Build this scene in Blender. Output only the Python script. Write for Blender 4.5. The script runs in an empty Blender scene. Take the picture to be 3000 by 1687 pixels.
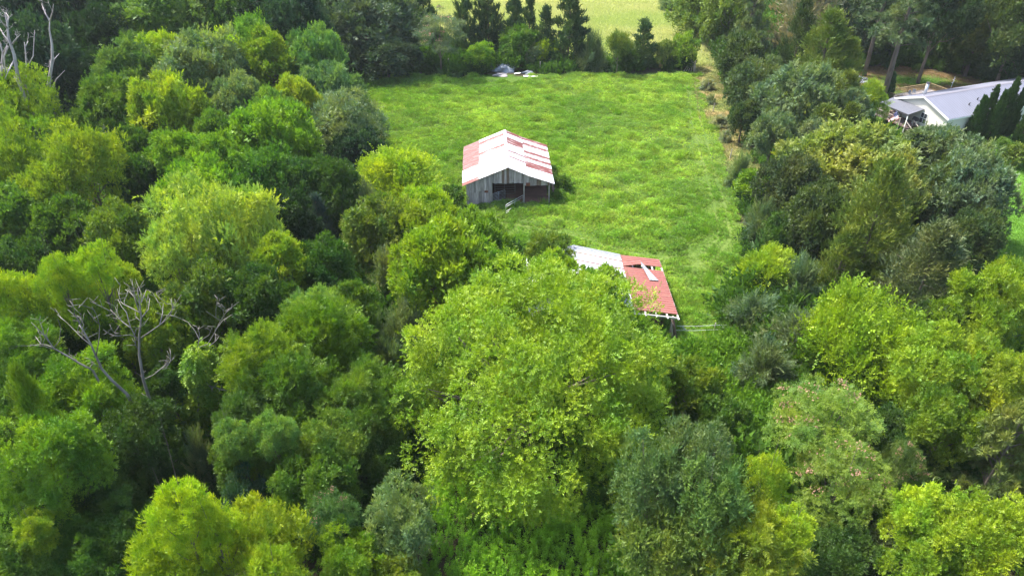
import bpy, math, random
import numpy as np
from mathutils import Vector, Matrix
PI = math.pi
# ------------------------------------------------------------------ camera, light
C = bpy.context.scene.collection
sc = bpy.context.scene
PITCH = math.radians(34.0); CAMH = 40.0
cam_d = bpy.data.cameras.new('camera'); cam = bpy.data.objects.new('camera', cam_d); C.objects.link(cam)
cam.location = (0, 0, CAMH); cam.rotation_euler = (PI/2 - PITCH, 0, 0)
cam_d.sensor_width = 36.0; cam_d.lens = 36.0*2080/3000; cam_d.clip_start = 0.5; cam_d.clip_end = 3000
sc.camera = cam
SUN_EL = math.radians(58); SUN_AZ = math.atan2(-0.80, 0.52)      # from +Y towards +X
w = bpy.data.worlds.new('World'); sc.world = w; w.use_nodes = True
nt = w.node_tree; nt.nodes.clear()
sky = nt.nodes.new('ShaderNodeTexSky'); sky.sky_type = 'NISHITA'; sky.sun_disc = False
sky.sun_elevation = SUN_EL; sky.sun_rotation = SUN_AZ; sky.dust_density = 3.0; sky.air_density = 1.2
bg = nt.nodes.new('ShaderNodeBackground'); bg.inputs[1].default_value = 0.15
wo = nt.nodes.new('ShaderNodeOutputWorld'); nt.links.new(sky.outputs[0], bg.inputs[0]); nt.links.new(bg.outputs[0], wo.inputs[0])
sd = bpy.data.lights.new('sun', 'SUN'); sd.energy = 4.0; sd.angle = math.radians(6.0); sd.color = (1.0, 0.955, 0.88)
so = bpy.data.objects.new('sun', sd); C.objects.link(so)
S = Vector((math.sin(SUN_AZ)*math.cos(SUN_EL), math.cos(SUN_AZ)*math.cos(SUN_EL), math.sin(SUN_EL)))
so.rotation_euler = S.to_track_quat('Z', 'Y').to_euler(); so.location = (-60, 120, 120)
sc.view_settings.view_transform = 'Standard'; sc.view_settings.look = 'None'
sc.view_settings.exposure = 1.68; sc.view_settings.gamma = 1.0; sc.view_settings.use_curve_mapping = False
sc.cycles.use_denoising = True; sc.cycles.denoising_prefilter = 'NONE'; sc.cycles.denoising_input_passes = 'RGB_ALBEDO_NORMAL'; sc.cycles.max_bounces = 6; sc.cycles.diffuse_bounces = 3; sc.cycles.glossy_bounces = 2
sc.cycles.transmission_bounces = 4; sc.cycles.transparent_max_bounces = 4; sc.cycles.volume_bounces = 0

# ------------------------------------------------------------------ measuring the photograph
DS = 3000/2576.0                                # the 2576 px wide view of the photograph -> 3000 px
def ray(u, v):
    dx = (u-1500)/2080.0; dy = (843.5-v)/2080.0
    return np.array([dx, math.cos(PITCH)+dy*math.sin(PITCH), -math.sin(PITCH)+dy*math.cos(PITCH)])
def at(u, v, z=0.0):                            # point at height z seen at pixel (u, v) of the 3000 px photograph
    d = ray(u, v); t = (z-CAMH)/d[2]; return Vector((d[0]*t, d[1]*t, z))
def atd(u, v, z=0.0): return at(u*DS, v*DS, z)
def at_y(u, v, Y):                              # point at distance Y
    d = ray(u, v); t = Y/d[1]; return Vector((d[0]*t, Y, CAMH+d[2]*t))

# ------------------------------------------------------------------ objects
def link(name, me, parent=None, loc=None):
    o = bpy.data.objects.new(name, me); C.objects.link(o)
    if parent is not None: o.parent = parent
    if loc is not None: o.location = loc
    return o
def tag(o, label=None, cat=None, group=None, kind=None):
    if label: o['label'] = label
    if cat: o['category'] = cat
    if group: o['group'] = group
    if kind: o['kind'] = kind
    return o
def thing(name, label, cat, loc=(0, 0, 0), rz=0.0, group=None):
    o = bpy.data.objects.new(name, None); C.objects.link(o); o.empty_display_size = 0.3
    o.location = loc; o.rotation_euler = (0, 0, rz)
    return tag(o, label, cat, group)

class MB:
    """collects boxes, bars, tubes and sheets; build() makes ONE mesh object"""
    def __init__(s): s.v = []; s.f = []; s.m = []
    def add(s, vs, fs, mi=0):
        b = len(s.v); s.v += [tuple(x) for x in vs]; s.f += [tuple(b+i for i in f) for f in fs]; s.m += [mi]*len(fs); return s
    def box(s, x0, x1, y0, y1, z0, z1, mi=0):
        v = [(x0,y0,z0),(x1,y0,z0),(x1,y1,z0),(x0,y1,z0),(x0,y0,z1),(x1,y0,z1),(x1,y1,z1),(x0,y1,z1)]
        return s.add(v, [(0,3,2,1),(4,5,6,7),(0,1,5,4),(1,2,6,5),(2,3,7,6),(3,0,4,7)], mi)
    def bar(s, a, b, wd, ht, mi=0, up=(0, 0, 1)):
        a = Vector(a); b = Vector(b); d = (b-a).normalized(); upv = Vector(up)
        if abs(d.dot(upv)) > 0.99: upv = Vector((0, 1, 0))
        sx = d.cross(upv).normalized()*wd/2; sz = sx.normalized().cross(d).normalized()*ht/2
        v = [a-sx-sz, a+sx-sz, a+sx+sz, a-sx+sz, b-sx-sz, b+sx-sz, b+sx+sz, b-sx+sz]
        return s.add(v, [(0,1,2,3),(7,6,5,4),(0,4,5,1),(1,5,6,2),(2,6,7,3),(3,7,4,0)], mi)
    def tube(s, pts, rad, n=6, mi=0, cap=True):
        pts = [Vector(p) for p in pts]; k = len(pts)
        if not hasattr(rad, '__len__'): rad = [rad]*k
        vs = []; prev = None
        for i, p in enumerate(pts):
            d = (pts[min(i+1, k-1)]-pts[max(i-1, 0)]).normalized()
            if prev is None: a = d.orthogonal().normalized()
            else:
                a = prev - d*prev.dot(d); a = a.normalized() if a.length > 1e-5 else d.orthogonal().normalized()
            prev = a; b = d.cross(a)
            for j in range(n):
                t = 2*PI*j/n; vs.append(p+(a*math.cos(t)+b*math.sin(t))*rad[i])
        fs = [(i*n+j, i*n+(j+1) % n, (i+1)*n+(j+1) % n, (i+1)*n+j) for i in range(k-1) for j in range(n)]
        if cap: fs += [tuple(range(n))[::-1], tuple((k-1)*n+j for j in range(n))]
        return s.add(vs, fs, mi)
    def mesh(s, name, mats, smooth=False):
        me = bpy.data.meshes.new(name); me.from_pydata(s.v, [], s.f)
        for m in (mats if isinstance(mats, (list, tuple)) else [mats]): me.materials.append(m)
        me.polygons.foreach_set('material_index', s.m)
        if smooth: me.polygons.foreach_set('use_smooth', [True]*len(s.f))
        me.update(); return me
    def build(s, name, mats, parent=None, loc=None, smooth=False):
        return link(name, s.mesh(name, mats, smooth), parent, loc)

def arr_mesh(name, V, nv, tint=None, mats=(), smooth=False):
    """V: (k*nv, 3) points, every nv consecutive points form one face"""
    V = np.ascontiguousarray(V, dtype=np.float32); k = len(V)//nv
    me = bpy.data.meshes.new(name); me.vertices.add(len(V)); me.vertices.foreach_set('co', V.ravel())
    me.loops.add(len(V)); me.loops.foreach_set('vertex_index', np.arange(len(V), dtype=np.int32))
    me.polygons.add(k); me.polygons.foreach_set('loop_start', np.arange(0, len(V), nv, dtype=np.int32))
    try: me.polygons.foreach_set('loop_total', np.full(k, nv, dtype=np.int32))
    except Exception: pass
    me.update(calc_edges=True)
    if tint is not None:
        a = me.attributes.new('tint', 'FLOAT', 'FACE'); a.data.foreach_set('value', np.ascontiguousarray(tint, dtype=np.float32))
    for m in mats: me.materials.append(m)
    return me

# ------------------------------------------------------------------ value noise (numpy)
def vnoise(x, y, s, seed):
    g = np.random.default_rng(seed).random((256, 256)); X = x/s+5000.0; Y = y/s+5000.0
    xi = np.floor(X).astype(int); yi = np.floor(Y).astype(int); fx = X-xi; fy = Y-yi
    fx = fx*fx*(3-2*fx); fy = fy*fy*(3-2*fy); A = lambda i, j: g[(xi+i) % 256, (yi+j) % 256]
    return (A(0,0)*(1-fx)+A(1,0)*fx)*(1-fy)+(A(0,1)*(1-fx)+A(1,1)*fx)*fy
def fnoise(x, y, s, seed): return 0.55*vnoise(x, y, s, seed)+0.3*vnoise(x, y, s/2.1, seed+1)+0.15*vnoise(x, y, s/4.3, seed+2)
def inpoly(x, y, P):
    r = np.zeros(x.shape, bool); n = len(P)
    for i in range(n):
        x1, y1 = P[i][0], P[i][1]; x2, y2 = P[(i+1) % n][0], P[(i+1) % n][1]
        if y1 == y2: continue
        c = ((y1 > y) != (y2 > y)) & (x < (x2-x1)*(y-y1)/(y2-y1)+x1); r ^= c
    return r
def linedist(x, y, P):
    d = np.full(x.shape, 1e9)
    for a, b in zip(P[:-1], P[1:]):
        ax, ay, bx, by = a[0], a[1], b[0], b[1]; L = (bx-ax)**2+(by-ay)**2
        t = np.clip(((x-ax)*(bx-ax)+(y-ay)*(by-ay))/L, 0, 1); d = np.minimum(d, np.hypot(x-ax-t*(bx-ax), y-ay-t*(by-ay)))
    return d

# ------------------------------------------------------------------ materials
def mat(name):
    m = bpy.data.materials.new(name); m.use_nodes = True; m.node_tree.nodes.clear(); return m, m.node_tree
def N(t, typ, **kw):
    n = t.nodes.new(typ)
    for k, v in kw.items():
        if k in n.inputs.keys() if isinstance(k, str) else False: n.inputs[k].default_value = v
        else: setattr(n, k, v)
    return n
def ramp(t, fac, stops):
    r = t.nodes.new('ShaderNodeValToRGB'); e = r.color_ramp.elements
    while len(e) < len(stops): e.new(0.5)
    for i, (p, c) in enumerate(stops): e[i].position = p; e[i].color = (*c, 1) if len(c) == 3 else c
    t.links.new(fac, r.inputs[0]); return r
def mixc(t, typ, fac, a, b):
    m = t.nodes.new('ShaderNodeMix'); m.data_type = 'RGBA'; m.blend_type = typ
    for s, val in ((0, fac), (6, a), (7, b)):
        if hasattr(val, 'links') or hasattr(val, 'is_output'): t.links.new(val, m.inputs[s])
        else: m.inputs[s].default_value = val if s == 0 else (*val, 1) if len(val) == 3 else val
    return m.outputs[2]
def principled(name, col, rough=0.8, metal=0.0, noise=None, bump=0.0, bscale=20, spec=0.3, vary=0.0):
    """noise = (scale, dark colour, amount, stretch)"""
    m, t = mat(name); p = t.nodes.new('ShaderNodeBsdfPrincipled'); o = t.nodes.new('ShaderNodeOutputMaterial')
    p.inputs['Roughness'].default_value = rough; p.inputs['Metallic'].default_value = metal
    p.inputs['Specular IOR Level'].default_value = spec; p.inputs['Base Color'].default_value = (*col, 1)
    tc = t.nodes.new('ShaderNodeTexCoord'); mp = t.nodes.new('ShaderNodeMapping'); t.links.new(tc.outputs['Object'], mp.inputs[0])
    if noise:
        mp.inputs['Scale'].default_value = noise[3]
        nz = N(t, 'ShaderNodeTexNoise'); nz.inputs['Scale'].default_value = noise[0]; nz.inputs['Detail'].default_value = 6
        oi = t.nodes.new('ShaderNodeObjectInfo'); ad = t.nodes.new('ShaderNodeVectorMath'); ad.operation = 'ADD'
        sc_ = t.nodes.new('ShaderNodeMath'); sc_.operation = 'MULTIPLY'; sc_.inputs[1].default_value = 37.0
        t.links.new(oi.outputs['Random'], sc_.inputs[0]); t.links.new(mp.outputs[0], ad.inputs[0]); t.links.new(sc_.outputs[0], ad.inputs[1])
        t.links.new(ad.outputs[0], nz.inputs[0])
        r = ramp(t, nz.outputs[0], [(0.5-noise[2]/2, noise[1]), (0.5+noise[2]/2, col)]); rv_ = ramp(t, oi.outputs['Random'], [(0.0, (1-vary, 1-vary, 1-vary*1.05)), (1.0, (1+vary*0.5, 1+vary*0.45, 1+vary*0.4))])
        t.links.new(mixc(t, 'MULTIPLY', 1.0, r.outputs[0], rv_.outputs[0]), p.inputs['Base Color'])
        if bump:
            b = t.nodes.new('ShaderNodeBump'); b.inputs['Strength'].default_value = bump; b.inputs['Distance'].default_value = 0.02
            t.links.new(nz.outputs[0], b.inputs['Height']); t.links.new(b.outputs[0], p.inputs['Normal'])
    t.links.new(p.outputs[0], o.inputs[0]); return m

def leaf_material(name, instancer=False, trans=0.38, dark=(0.60, 0.72, 0.72), light=(1.28, 1.22, 1.0), gloss=0.018):
    m, t = mat(name); o = t.nodes.new('ShaderNodeOutputMaterial')
    at_ = t.nodes.new('ShaderNodeAttribute'); at_.attribute_name = 'tint'; at_.attribute_type = 'GEOMETRY'
    rp = ramp(t, at_.outputs['Fac'], [(0.0, dark), (0.55, (1, 1, 1)), (1.0, light)])
    if instancer:
        ic = t.nodes.new('ShaderNodeAttribute'); ic.attribute_name = 'icol'; ic.attribute_type = 'INSTANCER'; base = ic.outputs['Color']
    else:
        oi = t.nodes.new('ShaderNodeObjectInfo'); base = oi.outputs['Color']
    col = mixc(t, 'MULTIPLY', 1.0, base, rp.outputs[0])
    if not instancer:                                              # crowns are never one flat green
        tc = t.nodes.new('ShaderNodeTexCoord'); nz = t.nodes.new('ShaderNodeTexNoise'); nz.inputs['Scale'].default_value = 0.42; nz.inputs['Detail'].default_value = 3
        sh = t.nodes.new('ShaderNodeVectorMath'); sh.operation = 'ADD'; mm = t.nodes.new('ShaderNodeMath'); mm.operation = 'MULTIPLY'; mm.inputs[1].default_value = 53.0
        t.links.new(oi.outputs['Random'], mm.inputs[0]); t.links.new(tc.outputs['Object'], sh.inputs[0]); t.links.new(mm.outputs[0], sh.inputs[1]); t.links.new(sh.outputs[0], nz.inputs[0])
        hv = ramp(t, nz.outputs[0], [(0.32, (0.66, 0.84, 1.15)), (0.5, (1, 1, 1)), (0.68, (1.28, 1.10, 0.85))]); col = mixc(t, 'MULTIPLY', 1.0, col, hv.outputs[0])
    d = t.nodes.new('ShaderNodeBsdfDiffuse'); tr = t.nodes.new('ShaderNodeBsdfTranslucent'); g = t.nodes.new('ShaderNodeBsdfGlossy')
    g.inputs['Roughness'].default_value = 0.5; g.inputs['Color'].default_value = (0.9, 1, 0.9, 1)
    t.links.new(col, d.inputs[0])
    tcol = mixc(t, 'MULTIPLY', 1.0, col, (1.12, 1.18, 0.35)); t.links.new(tcol, tr.inputs[0])
    m1 = t.nodes.new('ShaderNodeMixShader'); m1.inputs[0].default_value = trans; t.links.new(d.outputs[0], m1.inputs[1]); t.links.new(tr.outputs[0], m1.inputs[2])
    m2 = t.nodes.new('ShaderNodeMixShader'); m2.inputs[0].default_value = gloss; t.links.new(m1.outputs[0], m2.inputs[1]); t.links.new(g.outputs[0], m2.inputs[2])
    t.links.new(m2.outputs[0], o.inputs[0]); return m
LEAF = leaf_material('foliage'); LEAF_I = leaf_material('ground_cover_foliage', True)
NEEDLE = leaf_material('needle_foliage', trans=0.22, dark=(0.62, 0.66, 0.66), light=(1.35, 1.2, 1.05), gloss=0.02)
BARK = principled('bark', (0.17, 0.14, 0.11), 0.95, noise=(3, (0.06, 0.048, 0.038), 0.5, (1, 1, 0.25)), bump=0.4)
SNAGWOOD = principled('bleached_wood', (0.46, 0.42, 0.42), 0.9, noise=(3.5, (0.22, 0.19, 0.19), 0.5, (1, 1, 0.3)), bump=0.4)
DEADWOOD = principled('dead_wood', (0.22, 0.205, 0.18), 0.9, noise=(2.0, (0.09, 0.08, 0.07), 0.5, (1, 1, 0.3)), bump=0.4)
BLOSSOM = principled('blossom', (0.42, 0.25, 0.17), 0.9)
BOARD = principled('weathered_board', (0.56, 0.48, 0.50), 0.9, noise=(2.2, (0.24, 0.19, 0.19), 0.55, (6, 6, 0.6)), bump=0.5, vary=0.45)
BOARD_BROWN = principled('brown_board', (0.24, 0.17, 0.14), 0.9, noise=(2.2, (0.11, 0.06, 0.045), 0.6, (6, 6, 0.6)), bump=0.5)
RUSTPATCH = principled('rusty_patch', (0.24, 0.085, 0.055), 0.85, noise=(4, (0.12, 0.045, 0.035), 0.5, (1, 1, 1)))
TIMBER = principled('pale_timber', (0.42, 0.38, 0.34), 0.9, noise=(2.5, (0.22, 0.18, 0.15), 0.5, (3, 3, 0.7)))
WHITE_T = principled('white_timber', (0.50, 0.48, 0.46), 0.8, noise=(2.5, (0.45, 0.42, 0.38), 0.4, (3, 3, 1)))
GALV = principled('galvanised_pipe', (0.52, 0.53, 0.54), 0.45, 0.6)
DIRT = principled('barn_dirt', (0.17, 0.085, 0.055), 0.95, noise=(1.2, (0.09, 0.045, 0.032), 0.6, (1, 1, 1)), bump=0.5)
def sheet_material(name, base, patch, lo, hi, rib_highlight=None):
    m, t = mat(name); p = t.nodes.new('ShaderNodeBsdfPrincipled'); o = t.nodes.new('ShaderNodeOutputMaterial')
    p.inputs['Roughness'].default_value = 0.62; p.inputs['Specular IOR Level'].default_value = 0.3
    tc = t.nodes.new('ShaderNodeTexCoord'); mp = t.nodes.new('ShaderNodeMapping'); mp.inputs['Scale'].default_value = (0.7, 3.2, 0.7)
    oi = t.nodes.new('ShaderNodeObjectInfo'); ml = t.nodes.new('ShaderNodeMath'); ml.operation = 'MULTIPLY'; ml.inputs[1].default_value = 91.0
    ad = t.nodes.new('ShaderNodeVectorMath'); ad.operation = 'ADD'
    t.links.new(tc.outputs['Object'], mp.inputs[0]); t.links.new(oi.outputs['Random'], ml.inputs[0])
    t.links.new(mp.outputs[0], ad.inputs[0]); t.links.new(ml.outputs[0], ad.inputs[1])
    nz = t.nodes.new('ShaderNodeTexNoise'); nz.inputs['Scale'].default_value = 1.1; nz.inputs['Detail'].default_value = 7; nz.inputs['Roughness'].default_value = 0.62
    t.links.new(ad.outputs[0], nz.inputs[0])
    r = ramp(t, nz.outputs[0], [(lo, (0, 0, 0)), (hi, (1, 1, 1))])
    nz2 = t.nodes.new('ShaderNodeTexNoise'); nz2.inputs['Scale'].default_value = 5; t.links.new(ad.outputs[0], nz2.inputs[0])
    v = ramp(t, nz2.outputs[0], [(0.3, (0.62, 0.62, 0.62)), (0.7, (1.12, 1.12, 1.12))])
    c = mixc(t, 'MIX', r.outputs[0], base, patch); c = mixc(t, 'MULTIPLY', 1.0, c, v.outputs[0])
    if rib_highlight:
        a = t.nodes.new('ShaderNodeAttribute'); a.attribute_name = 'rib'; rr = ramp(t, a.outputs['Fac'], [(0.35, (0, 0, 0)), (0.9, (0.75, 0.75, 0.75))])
        c = mixc(t, 'MIX', rr.outputs[0], c, rib_highlight)  # paler rib tops: the highlight along each rib is painted into the base colour
    t.links.new(c, p.inputs['Base Color']); t.links.new(p.outputs[0], o.inputs[0]); return m
SH_WHITE = sheet_material('white_roof_metal', (0.60, 0.60, 0.63), (0.22, 0.16, 0.15), 0.56, 0.70)
SH_RED = sheet_material('rusty_red_roof_metal', (0.175, 0.052, 0.045), (0.42, 0.34, 0.33), 0.53, 0.64)
SH_FADED = sheet_material('faded_red_roof_metal', (0.165, 0.065, 0.060), (0.30, 0.21, 0.20), 0.46, 0.74)
SH_RIB = sheet_material('ribbed_red_roof_metal', (0.19, 0.050, 0.036), (0.24, 0.10, 0.06), 0.50, 0.75, rib_highlight=(0.30, 0.16, 0.15))
SH_GREY = sheet_material('grey_sheet_back', (0.24, 0.25, 0.28), (0.17, 0.175, 0.19), 0.5, 0.8)
HROOF = principled('house_roof_metal', (0.145, 0.15, 0.19), 0.6, noise=(0.5, (0.13, 0.135, 0.17), 0.5, (1, 1, 1)))
PROOF = principled('porch_roof_metal', (0.13, 0.135, 0.16), 0.55)
SIDING = principled('cream_siding', (0.56, 0.54, 0.48), 0.75)
TRIM = principled('white_trim', (0.80, 0.80, 0.80), 0.6)
GLASS = principled('dark_window_glass', (0.03, 0.035, 0.045), 0.12, spec=0.6)
DARKM = principled('dark_metal', (0.05, 0.05, 0.055), 0.5)
DECK_Y = principled('new_deck_timber', (0.30, 0.23, 0.12), 0.85, noise=(3, (0.20, 0.15, 0.08), 0.5, (2, 2, 2)))
DECK_B = principled('old_deck_timber', (0.20, 0.14, 0.13), 0.9, noise=(3, (0.11, 0.075, 0.07), 0.5, (2, 2, 2)))
TARP = principled('pale_tarp', (0.30, 0.32, 0.36), 0.5, noise=(2, (0.16, 0.17, 0.20), 0.5, (1, 1, 1)))
BLUEF = principled('flag_blue', (0.035, 0.045, 0.20), 0.9); REDF = principled('flag_red', (0.50, 0.035, 0.05), 0.9); WHITEF = principled('flag_white', (0.78, 0.77, 0.78), 0.9)
TERRA = principled('flower_pot_clay', (0.35, 0.14, 0.08), 0.9)

# ------------------------------------------------------------------ zones on the ground (from the photograph)
P_ = lambda pts: [tuple(atd(u, v))[:2] for u, v in pts]
FIELD = P_([(870,215),(1000,192),(1300,190),(1755,180),(1790,300),(1850,480),(1880,640),(1850,800),(1760,880),(1640,860),(1560,760),(1300,660),(1180,560),(1080,520),(980,440),(950,320)])
MEADOW = P_([(1000,-60),(1040,60),(1200,150),(1500,160),(1790,160),(1790,100),(1735,70),(1700,0),(1690,-60)])
LANE = P_([(1765,90),(1775,180),(1800,260),(1845,350),(1885,450)])
BARE = P_([(1780,92),(1765,100)])
LAWN_BACK = P_([(2140,170),(2260,165),(2340,175),(2420,190),(2576,215),(2700,230),(2700,420),(2330,420),(2200,330),(2140,260)])
LAWN_R = P_([(2490,360),(2576,350),(2760,360),(2760,760),(2576,720),(2500,700),(2480,600)])
WEEDS = P_([(1090,1180),(1260,1190),(1560,1280),(1590,1480),(1560,1560),(1020,1560),(1090,1400)])
BRAMBLE = P_([(1620,850),(1760,870),(1850,800),(1900,860),(1990,1000),(1960,1130),(1760,1130),(1690,1010)])
TRACKA = P_([(1728,215),(1745,330),(1775,440),(1800,520),(1805,600),(1770,640),(1700,650),(1560,630),(1400,580),(1250,560)])
TRACKB = P_([(1748,210),(1768,330),(1800,440),(1826,520),(1835,600),(1800,655),(1720,672),(1560,655)])
def zones(x, y):
    wx = x+(fnoise(x, y, 5, 11)-0.5)*3.4; wy = y+(fnoise(x, y, 5, 21)-0.5)*3.4
    return {k: inpoly(wx, wy, P) for k, P in dict(field=FIELD, meadow=MEADOW, lawnb=LAWN_BACK, lawnr=LAWN_R, weeds=WEEDS, bramble=BRAMBLE).items()} | dict(
        lane=linedist(wx, wy, LANE), ta=linedist(x+(wx-x)*0.15, y+(wy-y)*0.15, TRACKA), tb=linedist(x+(wx-x)*0.15, y+(wy-y)*0.15, TRACKB))
def ground_colours(x, y):
    z = zones(x, y); n1 = fnoise(x, y, 9, 3)[:, None]; n2 = fnoise(x, y, 3, 7)[:, None]
    col = np.zeros((len(x), 3)) + np.array([0.040, 0.036, 0.020])
    L = lambda a, b, t: np.array(a)*(1-t)+np.array(b)*t
    S_ = lambda t, a, b: np.clip((t-a)/(b-a), 0, 1)
    f = L((0.045, 0.095, 0.012), (0.07, 0.12, 0.018), S_(n1, 0.3, 0.7)); col = np.where(z['field'][:, None], f, col)
    f = L((0.20, 0.25, 0.08), (0.27, 0.265, 0.12), S_(n2, 0.4, 0.7)); col = np.where(z['meadow'][:, None], f, col)
    col = np.where(z['bramble'][:, None], L((0.035, 0.060, 0.014), (0.05, 0.08, 0.02), n2), col)
    ln = np.exp(-(z['lane']/2.3)**4)[:, None]; col = col*(1-ln)+ln*L((0.13, 0.17, 0.04), (0.24, 0.17, 0.08), S_(n2, 0.4, 0.68))
    b = np.exp(-((np.hypot(x-BARE[0][0], (y-BARE[0][1])*0.45)/3.0)**3))[:, None]; col = col*(1-b)+b*np.array([0.33, 0.20, 0.14])
    f = L((0.06, 0.12, 0.02), (0.17, 0.11, 0.06), S_(n1, 0.38, 0.6)*(y > 108)[:, None]); col = np.where(z['lawnb'][:, None], f, col)
    f = L((0.06, 0.15, 0.015), (0.08, 0.18, 0.02), n1); col = np.where(z['lawnr'][:, None], f, col)
    tr = np.exp(-(np.minimum(z['ta'], z['tb'])/0.38)**2)[:, None]*0.35*z['field'][:, None]; col = col*(1-tr)+tr*np.array([0.14, 0.18, 0.05])
    return col
def ground():
    xs = np.concatenate([[-900, -400, -220], np.arange(-150, 151, 1.0), [220, 400, 900]])
    ys = np.concatenate([[-300, -100, -30], np.arange(0, 261, 1.0), [330, 500, 1400]])
    X, Y = np.meshgrid(xs, ys); x = X.ravel(); y = Y.ravel(); nx, ny = len(xs), len(ys)
    z = (fnoise(x, y, 2.2, 5)-0.5)*0.10
    me = bpy.data.meshes.new('ground'); me.vertices.add(len(x)); me.vertices.foreach_set('co', np.stack([x, y, z], 1).astype(np.float32).ravel())
    i = np.arange((nx-1)*(ny-1)); a = (i//(nx-1))*nx+i % (nx-1); q = np.stack([a, a+1, a+nx+1, a+nx], 1).astype(np.int32)
    me.loops.add(q.size); me.loops.foreach_set('vertex_index', q.ravel()); me.polygons.add(len(q))
    me.polygons.foreach_set('loop_start', np.arange(0, q.size, 4, dtype=np.int32)); me.update(calc_edges=True)
    ca = me.attributes.new('ground_colour', 'FLOAT_COLOR', 'POINT'); c = np.ones((len(x), 4), np.float32); c[:, :3] = ground_colours(x, y); ca.data.foreach_set('color', c.ravel())
    m, t = mat('ground'); p = t.nodes.new('ShaderNodeBsdfPrincipled'); o = t.nodes.new('ShaderNodeOutputMaterial'); p.inputs['Roughness'].default_value = 0.95
    p.inputs['Specular IOR Level'].default_value = 0.1
    a_ = t.nodes.new('ShaderNodeAttribute'); a_.attribute_name = 'ground_colour'; tc = t.nodes.new('ShaderNodeTexCoord')
    nz = t.nodes.new('ShaderNodeTexNoise'); nz.inputs['Scale'].default_value = 2.2; nz.inputs['Detail'].default_value = 9; nz.inputs['Roughness'].default_value = 0.7
    t.links.new(tc.outputs['Object'], nz.inputs[0]); r = ramp(t, nz.outputs[0], [(0.3, (0.55, 0.6, 0.55)), (0.7, (1.4, 1.3, 1.3))])
    t.links.new(mixc(t, 'MULTIPLY', 1.0, a_.outputs['Color'], r.outputs[0]), p.inputs['Base Color'])
    b = t.nodes.new('ShaderNodeBump'); b.inputs['Strength'].default_value = 0.8; b.inputs['Distance'].default_value = 0.15
    t.links.new(nz.outputs[0], b.inputs['Height']); t.links.new(b.outputs[0], p.inputs['Normal']); t.links.new(p.outputs[0], o.inputs[0])
    me.materials.append(m); return tag(link('ground', me), 'rough ground of pasture, lawn, lane and woodland floor', kind='structure')
ground()

# ------------------------------------------------------------------ foliage generator
def nrm(a): return a/np.maximum(np.linalg.norm(a, axis=-1, keepdims=True), 1e-6)
UP = np.array([0, 0, 1.0])
def sprays(rng, P, D, CT, length, m, ll, lw, ang=0.9, sd=(0.7, 0.3, 0.5), nb=(0.7, 0.5, 0.5), quad=True, droop=0.0, rise=0.0):
    """P spray feet, D outward directions, CT tint per spray -> leaves as faces"""
    n = len(P); s = nrm(D*sd[0]+UP*sd[1]+rng.normal(size=(n, 3))*sd[2])
    nn = nrm(UP*nb[0]+D*nb[1]*1.3+rng.normal(size=(n, 3))*nb[2]*0.7); side = nrm(np.cross(s, nn)+1e-4); nn = nrm(np.cross(side, s))
    j = np.arange(m); t = (j+0.3)/m; L = (length*rng.uniform(0.7, 1.25, n))[:, None]
    base = P[:, None, :]+s[:, None, :]*(L*t[None])[..., None]; base = base-UP*(droop*L*t[None]**2)[..., None]+UP*(rise*L*t[None]**2)[..., None]
    sg = np.where(j % 2 == 0, 1.0, -1.0)[None, :, None]; an = ang*(1-0.75*(t**3))[None, :, None]
    d = nrm(s[:, None, :]*np.cos(an)+side[:, None, :]*np.sin(an)*sg-UP*droop*0.5+UP*rise*0.4+rng.normal(size=(n, m, 3))*0.18)
    ln = nrm(nn[:, None, :]+rng.normal(size=(n, m, 3))*0.30); wv = nrm(np.cross(d, ln))
    l = ll*rng.uniform(0.7, 1.25, (n, m, 1)); w2 = lw*0.5*rng.uniform(0.75, 1.2, (n, m, 1))
    if quad: V = np.stack([base, base+d*l*0.5+wv*w2, base+d*l, base+d*l*0.5-wv*w2], 2)
    else: V = np.stack([base+wv*w2-d*l*0.1, base+d*l, base-wv*w2+d*l*0.15], 2)
    T = np.clip(CT[:, None]+rng.normal(size=(n, m))*0.13, 0, 1)
    return V.reshape(-1, 3), T.ravel()

def lobes_round(rng, R, kz, n, lr, low=-0.7, fz=0.75, env_a=0.17):
    i = np.arange(n)+0.5; z = 1-(1-low)*i/n; ph = i*2.39996+rng.uniform(0, 6); r = np.sqrt(1-z*z)
    d = nrm(np.stack([r*np.cos(ph), r*np.sin(ph), z], 1)+rng.normal(size=(n, 3))*0.22)
    w = nrm(rng.normal(size=(5, 3))); am = rng.uniform(0.5, 1, 5); env = 1+env_a*np.sum(am[None]*np.cos(3.4*(d@w.T)+rng.uniform(0, 6, 5)[None]), 1)/1.6
    L = R*lr*np.exp(rng.normal(0, 0.33, n)).clip(0.5, 1.8); rad = (R*env-L*0.8)*rng.uniform(0.74, 1.08, n); c = d*rad[:, None]; c[:, 2] *= kz
    k = max(4, n//6); ds = nrm(rng.normal(size=(k, 3))+UP*0.35); cs = ds*(R*rng.uniform(0.92, 1.10, k))[:, None]; cs[:, 2] *= kz*0.95; ls = R*lr*rng.uniform(0.38, 0.62, k)
    if env_a > 0.1: c = np.vstack([c, cs]); L = np.concatenate([L, ls])
    m = n//5; di = nrm(rng.normal(size=(m, 3))+UP*0.5); ci = di*(R*0.5*rng.uniform(0.3, 1, m))[:, None]; ci[:, 2] *= kz
    return np.vstack([c, ci]), np.concatenate([L, R*lr*rng.uniform(0.9, 1.3, m)]), fz
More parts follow.
